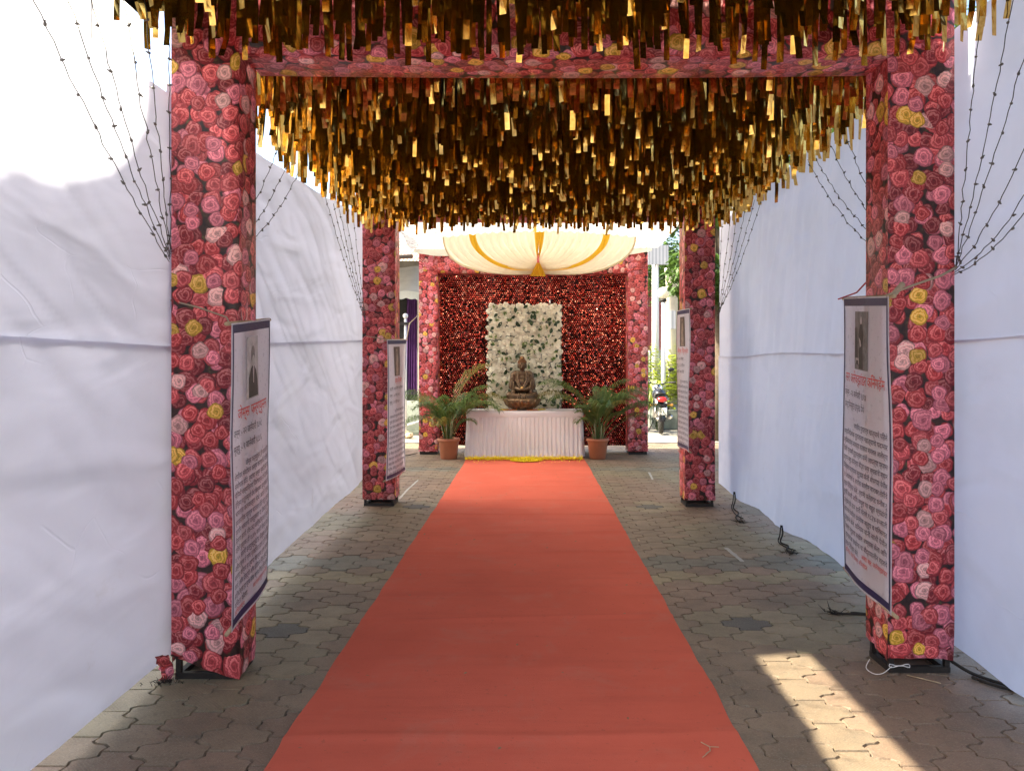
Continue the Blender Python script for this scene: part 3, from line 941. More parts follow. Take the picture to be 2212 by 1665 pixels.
MB().grid(lambda u, v: (-1.757 - .012*v, 0.70 + 2.90*u, 3.268 - .205*v), 30, 3).build('sun_block_flap', M['black_cloth'], fc, True)  # flap added to trim the sun strip that falls on the paving
strip_canopy('fringe_canopy', 'gold foil fringe ceiling between the near and second rose arch', 3.90, 7.94, -1.76, 2.06, ROOF_Z + 0.02, 2.865, 0.13, 0.058, 300, 12, 0.03)

# ================================================================== RED CARPET
ridges = [(3.05, .006, .035), (3.7, .004, .06), (4.45, .007, .03), (5.05, .005, .045), (5.5, .004, .03), (6.0, .007, .025), (6.7, .005, .04), (7.5, .006, .03), (8.3, .004, .04), (9.2, .004, .04), (2.4, .005, .04)]
def carpet(u, v):
    y = 0.2 + 11.78*v
    wob = 0.012*nz(y*0.9, 3.3)
    x = CX0 + (CX1-CX0)*u + wob + (0.008*nz(y*3, 9.0) if u in (0, 1) else 0)
    z = 0.009 + 0.003*nz(x*1.5, y*2.5)
    for (yr, h, w) in ridges:
        yy = yr + 0.05*nz(x*1.2 + yr*7, yr) + 0.02*x
        dy = (y - yy)/w
        if abs(dy) < 3: z += h*math.exp(-dy*dy)*(0.35 + 0.9*abs(nz(x*0.9 + yr*3, yr*5)))*2.6
    e = min(u, 1-u)
    if e < 0.012: z -= 0.004
    return (x, y, max(z, 0.003))
cp = tag(MB().grid(carpet, 44, 620).build('red_carpet', M['carpet'], None, True), 'long orange-red felt carpet running up the aisle to the table', 'carpet')

# ================================================================== SHRINE: backdrop, flower panel, table, statue
def sequin_panel(x0, x1, z0, z1, Y, label, seed):
    rr = random.Random(seed)
    bd = thing('sequin_backdrop', label, 'backdrop', ((x0+x1)/2, Y, z0), group='sequin backdrop panels')
    def cl(u, v):
        x = x0 + (x1-x0)*u
        return (x, Y + 0.016*math.sin(x*14)*(1-0.5*v) + 0.02*nz(x*2, v*2), z0 + (z1-z0)*v)
    MB().grid(cl, 60, 20).build('backing_cloth', M['dark_red_cloth'], bd, True)
    mb = MB()
    s = 0.036; r = 0.0130
    j = 0; z = z0 + 0.015
    while z < z1:
        x = x0 + (0.5*s if j % 2 else 0.0) + 0.008
        while x < x1 - 0.004:
            u = (x-x0)/(x1-x0); v = (z-z0)/(z1-z0)
            c = Vector(cl(u, v)) + Vector((rr.gauss(0, .0022), -0.006, rr.gauss(0, .0022)))
            if rr.random() < 0.93:
                tx = rr.gauss(0, 0.26); ty = rr.gauss(-0.03, 0.26)
                ax = Vector((1, tx, 0)).normalized(); az = Vector((0, ty, 1)).normalized()
                mb.add([c + (ax*math.cos(a) + az*math.sin(a))*r for a in [k*PI/3 + .5 for k in range(6)]], [(0, 1, 2, 3, 4, 5)])
            x += s
        z += s*0.866; j += 1
    o = mb.build('sequin', M['sequin'], bd)
    o['kind'] = 'stuff'
    return bd
BK_Y = 12.86
xs = px(1214, 0, BK_Y).x
sequin_panel(-1.60, xs - 0.006, 0.10, 3.02, BK_Y, 'wide red sequin curtain left of and behind the white flower panel', 21)
sequin_panel(xs - 0.05, 1.66, 0.09, 3.02, BK_Y + 0.045, 'narrower red sequin curtain to the right of the white flower panel', 22)

# flower panel
FP_Y = 12.58
fp = thing('flower_panel', 'tall white flower wall panel standing behind the bronze statue', 'flower panel', (px(1133, 0, FP_Y).x, FP_Y, 0))
fx0, fx1 = px(1053, 0, FP_Y).x + 0.03, px(1214, 0, FP_Y).x - 0.03
ftop = px(0, 656, FP_Y).z - 0.03
MB().box((fx0 - 0.02, FP_Y, 0.01), (fx1 + 0.02, FP_Y + 0.04, ftop + 0.005)).build('panel_board', M['stone_green'], fp)
MB().tube([(px(1188, 0, FP_Y).x, FP_Y + 0.02, ftop), (px(1188, 0, FP_Y).x, FP_Y + 0.02, ftop + 0.10)], 0.018, 8).build('clamp', M['chrome'], fp, True)
def flower_mesh(seed):
    rr = random.Random(seed)
    mb = MB()
    for ring, (n, rad, tilt, zo) in enumerate(((6, 0.052, 0.45, 0.0), (5, 0.036, 0.95, 0.010), (3, 0.020, 1.3, 0.016))):
        for k in range(n):
            a = 2*PI*k/n + rr.uniform(-.25, .25) + ring*.5
            t = tilt + rr.uniform(-.25, .25)
            L = rad*rr.uniform(.85, 1.15); w = L*0.50
            d = Vector((math.cos(a), 0, math.sin(a))); sd = Vector((-math.sin(a), 0, math.cos(a))); up = Vector((0, -1, 0))
            p0 = up*zo
            m1 = p0 + (d*math.cos(t) + up*math.sin(t))*L*0.6
            t2 = t - 0.7
            e = m1 + (d*math.cos(t2) + up*math.sin(t2))*L*0.45
            mb.add([p0, m1 - sd*w, m1 + sd*w, e - sd*w*.55, e + sd*w*.55], [(0, 1, 2), (1, 3, 4, 2)])
    return mb.me('flower', M['petal_white'])
fl_me = [flower_mesh(s) for s in range(6)]
def leaf_mesh(L, w, mat):
    mb = MB()
    mb.add([(0, 0, 0), (-w*.8, -.010, L*.35), (w*.8, -.010, L*.35), (-w*.7, -.018, L*.7), (w*.7, -.018, L*.7), (0, -.012, L), (0, -.002, L*.35), (0, -.010, L*.7)],
           [(0, 6, 1), (0, 2, 6), (1, 6, 7, 3), (6, 2, 4, 7), (3, 7, 5), (7, 4, 5)])
    return mb.me('leaf', mat)
lf_d = leaf_mesh(0.075, 0.026, M['leaf_dark'])
def sprig_mesh():
    mb = MB(); rr = random.Random(4)
    for k in range(11):
        a = rr.uniform(0, 2*PI); L = rr.uniform(.025, .05)
        d = Vector((math.cos(a), -0.45, math.sin(a))).normalized(); s_ = Vector((-d.z, 0, d.x)).normalized()*0.005
        mb.add([s_, -s_, d*L], [(0, 1, 2)])
    return mb.me('sprig', M['leaf_light'])
lf_l = sprig_mesh()
rr = random.Random(31)
spots = []
z = 0.55; row = 0
while z < ftop + 0.01:
    x = fx0 + (0.03 if row % 2 else 0.0)
    while x <= fx1 + 0.01:
        spots.append((x + rr.uniform(-.016, .016), z + rr.uniform(-.014, .014)))
        x += 0.074
    z += 0.074; row += 1
spots.sort(key=lambda p: -p[1])
fstuff = MB()
for k, (x, z) in enumerate(spots):
    rot = Euler((rr.uniform(-.15, .75), rr.uniform(0, 6.28), rr.uniform(-.5, .5)), 'YXZ')
    sc_ = rr.uniform(0.85, 1.12)
    pos = Vector((x, FP_Y - 0.010 - rr.uniform(0, 0.045), z))
    if k < 300: obj('flower', rr.choice(fl_me), fp, pos - fp.location, rot.to_matrix().to_euler(), (sc_,)*3)
    else:
        mt = Matrix.LocRotScale(pos, rot.to_matrix().to_quaternion(), Vector((sc_,)*3)); pm = rr.choice(fl_me)
        fstuff.add([mt @ v.co for v in pm.vertices], [tuple(p.vertices) for p in pm.polygons])
if fstuff.f:
    o = fstuff.build('flower', M['petal_white'], fp); o['kind'] = 'stuff'
for k in range(150):
    x = rr.uniform(fx0, fx1); z = rr.uniform(0.72, ftop - 0.05)
    z = 0.55 + 0.124*round((z-0.55)/0.124) + rr.uniform(-.02, .02)
    if k < 66:
        obj('leaf', lf_d, fp, Vector((x, FP_Y - 0.078, z)) - fp.location, (rr.uniform(-.3, .3), rr.uniform(0, 6.28), rr.uniform(-.4, .4)), (rr.uniform(.9, 1.5),)*3)
    else:
        obj('sprig', lf_l, fp, Vector((x, FP_Y - 0.080, z)) - fp.location, (0, rr.uniform(0, 6.28), 0), (rr.uniform(.9, 1.5),)*3)

# table and its pleated cloth
TX0, TX1, TY0, TY1, TZ = -0.985, 0.822, 11.93, 12.50, 0.735
tb = thing('table', 'folding table hidden under the white pleated cloth', 'table', ((TX0+TX1)/2, (TY0+TY1)/2, 0))
MB().box((TX0+.03, TY0+.03, TZ-.04), (TX1-.03, TY1-.03, TZ-.012)).build('tabletop', M['wood'], tb)
for x in (TX0+.12, TX1-.16):
    for y in (TY0+.10, TY1-.14):
        MB().box((x, y, 0), (x+.04, y+.04, TZ-.042)).build('leg', M['black_steel'], tb)
tc = thing('tablecloth', 'white satin cloth with a pleated skirt round the statue table', 'tablecloth', ((TX0+TX1)/2, (TY0+TY1)/2, 0))
def rrect(s, inset=0.0, rad=0.05):
    """point on the front half of a rounded rectangle: s from 0 (back left) over the front to 1 (back right)"""
    x0, x1, y0, y1 = TX0+inset, TX1-inset, TY0+inset, TY1
    L1 = y1-y0-rad; La = rad*PI/2; L2 = x1-x0-2*rad
    tot = 2*L1 + 2*La + L2; d = s*tot
    if d < L1: return Vector((x0, y1-d)), Vector((-1, 0)), d
    d -= L1
    if d < La:
        a = d/rad
        return Vector((x0+rad-rad*math.cos(a), y0+rad-rad*math.sin(a))), Vector((-math.cos(a), -math.sin(a))), L1+d
    d -= La
    if d < L2: return Vector((x0+rad+d, y0)), Vector((0, -1)), L1+La+d
    d -= L2
    if d < La:
        a = d/rad
        return Vector((x1-rad+rad*math.sin(a), y0+rad-rad*math.cos(a))), Vector((math.sin(a), -math.cos(a))), L1+La+L2+d
    d -= La
    return Vector((x1, y0+rad+d)), Vector((1, 0)), L1+2*La+L2+d
def top_f(u, v):
    p, n_, d = rrect(u)
    c = Vector(((TX0+TX1)/2, TY1))
    q = Vector((c.x + (p.x-c.x)*v, c.y + (p.y-c.y)*v))
    return (q.x, q.y, TZ + 0.002*nz(q.x*6, q.y*6))
top = MB().grid(top_f, 120, 6).build('cloth_top', M['table_cloth'], tc, True)
def band_f(u, v):
    p, n_, d = rrect(u)
    z = TZ - 0.002 - 0.098*v
    e = 0.004 + 0.006*math.sin(PI*v) - (0.004 if v < 0.01 else 0) + 0.003*nz(d*3, v*3)
    return (p.x + n_.x*e, p.y + n_.y*e, z)
MB().grid(band_f, 160, 6, lambda u, v: (u*3, v*.1)).build('cloth_band', M['table_cloth'], tc, True)
NP = 27
def skirt_f(u, v):
    p, n_, d = rrect(u)
    z = TZ - 0.092 - (TZ - 0.092 - 0.022)*v
    ph = d*NP/1.807
    f = ph - math.floor(ph); kk = math.floor(ph)
    wv = (1 - (1 - f)**2.2) if f < 0.86 else (1 - f)/0.14 * 0.985
    wv2 = 0.5 + 0.5*math.sin(2*PI*(ph*0.5 + 0.3*nz(kk, 2)))
    amp = 0.012 + 0.020*v
    e = amp*(0.75*wv + 0.25*wv2*v) + 0.028*v*v*0.6 + 0.004*nz(d*2, v*2) - 0.004
    return (p.x + n_.x*e + 0.008*v*nz(kk*1.7, v), p.y + n_.y*e, z + 0.006*v*nz(d*2.3, 4))
MB().grid(skirt_f, 27*16 + 150, 18, lambda u, v: (u*3, v*.6)).build('skirt', M['table_cloth'], tc, False)

# statue
SX, SY = px(1128, 0, 12.18).x, 12.18
st = thing('statue', 'seated bronze figure with folded hands on a lotus base', 'statue', (SX, SY, TZ + 0.004))
def remesh(parts, name, mat, voxel, smooth_it=4):
    mb = MB()
    for p in parts:
        if p[0] == 'e': mb.ball(p[1], p[2], 16, 12)
        else:
            _, a, b, r0, r1 = p
            a = Vector(a); b = Vector(b); n = max(2, int((b-a).length/(min(r0, r1)*0.5)))
            for i in range(n+1):
                t = i/n; mb.ball(a.lerp(b, t), r0 + (r1-r0)*t, 10, 8)
    tmp = bpy.data.objects.new('tmp', mb.me('tmp', mat)); C.objects.link(tmp)
    md = tmp.modifiers.new('r', 'REMESH'); md.mode = 'VOXEL'; md.voxel_size = voxel; md.use_smooth_shade = True
    ms = tmp.modifiers.new('s', 'SMOOTH'); ms.iterations = smooth_it; ms.factor = 0.5
    bpy.context.view_layer.update()
    dg = bpy.context.evaluated_depsgraph_get()
    me = bpy.data.meshes.new_from_object(tmp.evaluated_get(dg))
    me.name = name
    bpy.data.objects.remove(tmp)
    if not me.materials: me.materials.append(mat)
    me.polygons.foreach_set('use_smooth', np.ones(len(me.polygons), dtype=bool))
    return me
body = [('e', (0, .012, .40), (.128, .092, .20)), ('c', (-.105, .01, .555), (.105, .01, .555), .062, .062),
        ('e', (0, -.02, .42), (.085, .085, .10)), ('e', (0, -.045, .36), (.075, .075, .05)),
        ('c', (0, .0, .57), (0, -.002, .66), .045, .040),
        ('e', (0, -.012, .700), (.060, .066, .082)), ('e', (0, -.018, .665), (.048, .052, .045)), ('e', (0, -.04, .20), (.21, .14, .045))]
for s_ in (-1, 1):
    body += [('c', (s_*.130, .01, .545), (s_*.160, -.01, .37), .058, .058), ('c', (s_*.160, -.01, .37), (s_*.045, -.125, .318), .052, .030),
             ('c', (s_*.150, -.02, .36), (s_*.135, -.07, .285), .050, .038),
             ('c', (s_*.08, .03, .225), (s_*.195, -.055, .228), .085, .062), ('c', (s_*.195, -.055, .228), (-s_*.04, -.145, .205), .055, .040),
             ('e', (s_*.064, .002, .690), (.011, .018, .043)),
             ('c', (s_*.062, -.075, .60), (s_*.068, -.098, .47), .012, .012), ('c', (s_*.068, -.098, .47), (s_*.020, -.125, .365), .012, .012),
             ('c', (s_*.088, -.062, .60), (s_*.096, -.085, .46), .010, .010), ('c', (s_*.096, -.085, .46), (s_*.035, -.130, .350), .010, .010),
             ('c', (s_*.022, -.074, .708), (s_*.040, -.066, .706), .008, .006),
             ('c', (s_*.020, -.078, .726), (s_*.044, -.066, .724), .006, .004)]
    for k in range(4):     # robe folds over the knees
        q0 = Vector((s_*(.235 - .012*k), -.075 - .012*k, .262 - .022*k)); q2 = Vector((s_*.035, -.172, .232 - .006*k)); q1 = Vector((s_*.13, -.168, .222 - .022*k))
        pts = [q0*(1-t)**2 + q1*2*t*(1-t) + q2*t*t for t in [i/6 for i in range(7)]]
        for a, b in zip(pts, pts[1:]): body.append(('c', a, b, .009, .009))
    for k in range(3):     # sleeve folds
        body.append(('c', (s_*(.175 - .02*k), -.055 - .012*k, .50 - .03*k), (s_*(.185 - .03*k), -.075 - .018*k, .33), .009, .008))
body += [('c', (0, -.082, .712), (0, -.088, .684), .006, .010), ('c', (-.014, -.074, .664), (.014, -.074, .664), .007, .007),
         ('e', (0, -.150, .322), (.055, .040, .020))]
for k in range(5): body.append(('c', (-.05 + .025*k, -.150, .26), (-.07 + .035*k, -.185, .185), .009, .009))
obj('figure', remesh(body, 'figure', M['bronze'], 0.0055), st)
hair = MB()
hair.ball((0, .006, .742), (.068, .072, .058), 20, 12); hair.ball((0, .012, .800), (.042, .044, .044), 16, 10)
o = hair.build('hair', M['bronze_hair'], st, True, world=False)
curls = MB()
for j in range(6):
    t = 0.05 + j*0.17
    for k in range(18):
        a = 2*PI*(k + .5*(j % 2))/18
        rr_ = math.cos(t*PI/2)
        curls.ball((.068*rr_*math.cos(a), .006 + .072*rr_*math.sin(a), .742 + .058*math.sin(t*PI/2)), .0085, 5, 4)
curls.build('curls', M['bronze_hair'], o, True, world=False)
MB().ball((0, -.030, .820), (.010, .008, .010), 10, 6).build('crown_jewel', M['gold'], st, True, world=False)
MB().ball((0, -.158, .350), (.026, .022, .018), 12, 8).build('offering_ball', M['gold'], st, True, world=False)
lb = MB().lathe([(0.0, 0), (.16, 0), (.175, .012), (.165, .028), (.20, .05), (.255, .10), (.278, .150), (.27, .172), (.255, .180), (0.0, .182)], 40)
lo = lb.build('lotus_base', M['bronze'], st, True, world=False)
def lotus_petal():
    mb = MB()
    def f(u, v):
        x = (u - .5)*2
        w = .046*math.sin(PI*min(1, .18 + .82*v))**.6 * (1 if v < .98 else .6)
        return (x*w, -.020*(1 - x*x)*(.4 + .6*math.sin(PI*v*.9)) - .006, v*.085)
    mb.grid(f, 6, 6)
    return mb.me('petal', M['bronze'], True)
pm = lotus_petal()
for ring, (rad, z0, tilt, n) in enumerate(((.188, .030, .62, 13), (.232, .062, .50, 15), (.262, .095, .22, 15))):
    for k in range(n):
        a = 2*PI*(k + .5*(ring % 2))/n
        o = obj('petal', pm, lo, (rad*math.sin(a), -rad*math.cos(a), z0), (tilt, 0, a))
# petals scattered on table and floor (too many to count)
def petal_heap(name, label, pts, mat, cat='petals', size=.012):
    mb = MB()
    for p in pts:
        a = random.uniform(0, 2*PI); s_ = size*random.uniform(.6, 1.3); tl = random.uniform(-.7, .7)
        d = Vector((math.cos(a), math.sin(a), tl*.6)).normalized()*s_; e = Vector((-math.sin(a), math.cos(a), random.uniform(-.5, .5))).normalized()*s_*.6
        p = Vector(p)
        mb.add([p - d, p + e + Vector((0, 0, s_*.3)), p + d + Vector((0, 0, s_*.25)), p - e], [(0, 1, 2, 3)])
    o = tag(mb.build(name, mat), label, cat); o['kind'] = 'stuff'
    return o
pts = []
for k in range(4200):
    pts.append((random.uniform(px(1006, 0, 11.75).x, px(1258, 0, 11.75).x), 11.66 + random.gauss(0, .045), .018 + abs(random.gauss(0, .024))))
cxp = px(1137, 0, 11.7).x
for k in range(3000):
    a = random.uniform(0, 2*PI); r_ = math.sqrt(random.random())
    pts.append((cxp + .24*r_*math.cos(a), 11.55 + .21*r_*math.sin(a), .018 + .05*(1-r_)*random.random() + .012*random.random()))
for k in range(140): pts.append((random.uniform(-.85, .75), random.gauss(11.55, .16), .016))
petal_heap('marigold_petals', 'line and mound of yellow marigold petals at the end of the carpet', pts, M['marigold'])
def ring_pts(a0, a1, n):
    out = []
    for k in range(n):
        a = random.uniform(a0, a1)
        r_ = .20 + random.gauss(.045, .02)
        out.append((SX + r_*1.30*math.cos(a), SY - .07 + r_*.62*math.sin(a), TZ + .006 + .012*random.random()))
    return out
petal_heap('marigold_petals', 'yellow marigold petals on the table beside the statue base', ring_pts(PI, PI*1.22, 200) + ring_pts(PI*1.74, PI*2.0, 200), M['marigold'])
petal_heap('marigold_petals', 'orange marigold petals on the table in front of the statue base', ring_pts(PI*1.2, PI*1.42, 130) + ring_pts(PI*1.58, PI*1.76, 130), M['marigold_orange'])

# ================================================================== POTTED PALMS
def frond_mesh(L, bend, seed, mat, droop=0.6):
    rr = random.Random(seed)
    mb = MB()
    pts = []
    n = 18
    p = Vector((0, 0, 0)); ang = R(84)
    for i in range(n+1):
        pts.append(p.copy())
        t = i/n
        ang -= bend*(0.02 + 0.16*t*t)
        p = p + Vector((math.cos(ang), 0, math.sin(ang)))*(L/n)
    mb.tube(pts, [0.006*(1 - .85*i/n) + .0008 for i in range(n+1)], 5)
    nl = 32
    for k in range(nl):
        t = .40 + .60*(k/(nl-1))
        f = t*n; i = min(n-1, int(f)); c = pts[i].lerp(pts[i+1], f-i)
        tg = (pts[i+1]-pts[i]).normalized()
        up = Vector((-tg.z, 0, tg.x)); up = up if up.z > 0 else -up
        ll = .30*L*(math.sin(PI*(.12 + .80*(k/(nl-1))))**.75)*rr.uniform(.85, 1.12)
        for s_ in (-1, 1):
            d = (tg*(.55 + .5*k/nl) + Vector((0, s_, 0))*.85 + up*.40).normalized()
            a0 = c; a1 = c + d*ll*.5; d2 = (d + Vector((0, 0, -droop*rr.uniform(.7, 1.3)))).normalized()
            a2 = a1 + d2*ll*.5
            wv = d.cross(up).normalized()*.0062
            mb.add([a0 - wv*.4, a0 + wv*.4, a1 - wv, a1 + wv, a2], [(0, 1, 3, 2), (2, 3, 4)])
    return mb.me('frond', mat)
def palm(label, X, Y, seed, fr_specs):
    rr = random.Random(seed)
    pot = thing('potted_palm', label, 'potted palm', (X, Y, 0), group='potted palms beside the table')
    p = MB().lathe([(0.0, .004), (.118, .004), (.126, .012), (.152, .255), (.158, .262), (.160, .270), (.172, .276), (.176, .284), (.176, .312), (.170, .320), (.160, .320), (.152, .29), (.150, .255)], 36)
    pp = p.build('pot', M['terracotta'], pot, True, world=False)
    MB().lathe([(.150, .268), (.10, .278), (.0, .282)], 24).build('soil', M['soil'], pp, True, world=False)
    for k, (az, L, bend, tilt, dry) in enumerate(fr_specs):
        bx = rr.uniform(-.06, .06); by = rr.uniform(-.05, .05)
        fm = frond_mesh(L, bend, seed*50 + k, M['palm_dry'] if dry else M['palm'], rr.uniform(.8, 1.5))
        o = obj('frond', fm, pot, (bx, by, .27), (0, tilt, R(az)))
    for k in range(6):
        a = k*1.05 + seed; r_ = rr.uniform(.02, .07)
        b = Vector((r_*math.cos(a), r_*math.sin(a), .26)); e = b + Vector((r_*.9*math.cos(a), r_*.9*math.sin(a), rr.uniform(.22, .42)))
        MB().tube([b, b.lerp(e, .5) + Vector((.006, 0, 0)), e], [.013, .010, .006], 7).build('stem', M['palm_stem'], pot, True, world=False)
    return pot
rr = random.Random(5)
def specs(seed, base):
    rr = random.Random(seed); out = list(base)
    for k in range(19):
        out.append((rr.uniform(0, 360), rr.uniform(.60, 1.16), rr.uniform(.9, 1.7), rr.uniform(-.02, .30), rr.random() < .10))
    return out
palm('potted palm in terracotta pot left of the statue table', px(969.5, 0, 11.86).x, 11.86, 1,
     specs(1, [(25, 1.42, .9, .05, True), (170, 1.15, 1.35, .15, False), (10, 1.18, 1.45, .22, True), (350, 1.12, 1.5, .30, False), (185, 1.2, 1.5, .25, False), (200, .9, 1.7, .45, False), (330, 1.15, 1.5, .3, False)]))
palm('potted palm in terracotta pot right of the statue table', px(1291, 0, 11.86).x, 11.86, 2,
     specs(2, [(175, 1.38, 1.2, .20, False), (160, 1.25, 1.3, .28, True), (20, 1.25, 1.3, .20, False), (0, 1.20, 1.55, .40, False), (345, 1.25, 1.4, .45, False), (10, 1.1, 1.6, .60, False), (190, 1.2, 1.2, .1, False)]))

# ================================================================== SWAGGED CEILING over the shrine
dr = thing('ceiling_drape', 'cream and yellow pleated swag hanging over the shrine', 'drape', (0.05, 11.3, 3.0))
DCX = px(1163, 0, 11.9).x
def swag(side):
    """pleats fall from the front rim and sweep back and down to the middle of the frame"""
    def f(u, v, lift=0.0):
        # u: 0 at centre .. 1 outer; v: 0 front rim (high) .. 1 back/low
        # every pleat starts at the front rim and ends gathered at the middle of the frame; the outer ones sag deepest
        P0 = Vector((DCX + side*1.32*u, 10.45 + .10*u*u, 3.27 - .07*u*u))
        P1 = Vector((DCX + side*1.36*u, 11.05, 3.20 - .37*u**1.4))
        P2 = Vector((DCX + side*.80*u**1.1, 11.95, 3.16 - .42*u**.9 + .07*u*u))
        P3 = Vector((DCX + side*(.015 + .02*u), 12.24, 3.17 - .265*u**.8))
        p = P0*(1-v)**3 + P1*3*v*(1-v)**2 + P2*3*v*v*(1-v) + P3*v**3
        pl = math.sin(u*2*PI*12 + .9*nz(u*7, v*2, side))
        amp = (.012 + .016*math.sin(PI*v))
        return p + Vector((0, -amp*.6*pl, -amp*pl - lift))
    return f
for side in (-1, 1):
    f = swag(side)
    sw = MB().grid(lambda u, v: f(u, v), 150, 24, lambda u, v: (u*2, v*2)).build('swag', M['cream'], dr, True)
    # yellow bands sewn along the pleats
    for (u0, u1) in ((0.0, .05), (.66, .73)):
        MB().grid(lambda u, v: f(u0 + (u1-u0)*u, v, .006), 14, 24, lambda u, v: (u*.2, v*2)).build('yellow_band', M['yellow_satin'], sw, True)
    # gathered hem
    MB().tube([f(1.0, i/20) for i in range(21)], .014, 6).build('gathered_hem', M['cream'], sw, True)
tailm = MB()
def tail(u, v):
    x = DCX + (u-.5)*(.05 + .20*v); z = 3.05 - .20*v
    return (x, 12.20 - .02*math.sin(u*14) - .10*(1-v), z)
tailm.grid(tail, 24, 8, lambda u, v: (u*.3, v*.3))
tailm.build('yellow_tail', M['yellow_satin'], dr, True)
lc = thing('lace_canopy', 'patterned white lace sheet roofing the gap before the shrine', 'canopy sheet', (0.05, 10.3, 3.25))
def lace(u, v):
    x = -1.95 + 4.05*u; y = 8.10 + 4.5*v
    sag = .16*math.sin(PI*v)*(.6 + .4*math.sin(PI*u))
    return (x + .05*nz(y, u*4), y, 3.45 - .10*v + .035*nz(x*1.4, y*1.4) - sag*.5 + .10*(abs(u-.5)*2)**2*math.sin(PI*v))
MB().grid(lace, 60, 60, lambda u, v: (u*4, v*4.5)).build('sheet', M['lace'], lc, True)
def vale(u, v):
    x = -1.86 + .95*u
    return (x, 12.33 - .05*v + .015*math.sin(u*22), 3.30 - (.06 + .06*math.sin(PI*u))*v)
MB().grid(vale, 40, 5, lambda u, v: (u, v*.2)).build('valance', M['canvas'], lc, True)
def vale2(u, v):
    x = 1.0 + .95*u
    return (x, 12.33 - .05*v + .015*math.sin(u*22), 3.31 - (.04 + .07*math.sin(PI*u))*v)
MB().grid(vale2, 40, 5, lambda u, v: (u, v*.2)).build('valance', M['canvas'], lc, True)
tag(MB().tube([(-1.9, 12.45, 3.20), (-3.6, 12.6, 3.14)], .035, 10).build('scaffold_pipe', M['plaster_dark'], None, True), 'grey pipe sticking out left from the top of the shrine arch', 'pipe')

# ================================================================== BANNERS
CONS = set(chr(c) for c in list(range(0x0915, 0x093A)) + list(range(0x0958, 0x0960)))
def shape_dev(s):
    """put the short-i sign before its consonant cluster, as it is written"""
    out = list(s); i = 0
    while i < len(out):
        if out[i] == '\u093f':
            j = i - 1
            while j > 1 and out[j-1] == '\u094d' and out[j-2] in CONS: j -= 2
            ch = out.pop(i); out.insert(max(j, 0), ch)
        i += 1
    return ''.join(out)
txt_cache = {}
def text_geo(body):
    if body in txt_cache: return txt_cache[body]
    cu = bpy.data.curves.new('t', 'FONT'); cu.body = shape_dev(body); cu.resolution_u = 2
    ob = bpy.data.objects.new('t', cu); C.objects.link(ob)
    bpy.context.view_layer.update()
    me = bpy.data.meshes.new_from_object(ob.evaluated_get(bpy.context.evaluated_depsgraph_get()))
    n = len(me.vertices)
    co = np.empty(n*3, dtype=np.float32); me.vertices.foreach_get('co', co); co = co.reshape(-1, 3)
    fs = [tuple(p.vertices) for p in me.polygons]
    bpy.data.objects.remove(ob); bpy.data.curves.remove(cu); bpy.data.meshes.remove(me)
    x0 = co[:, 0].min() if n else 0; w = (co[:, 0].max() - x0) if n else 1
    co[:, 0] -= x0
    txt_cache[body] = (co, fs, float(w))
    return txt_cache[body]

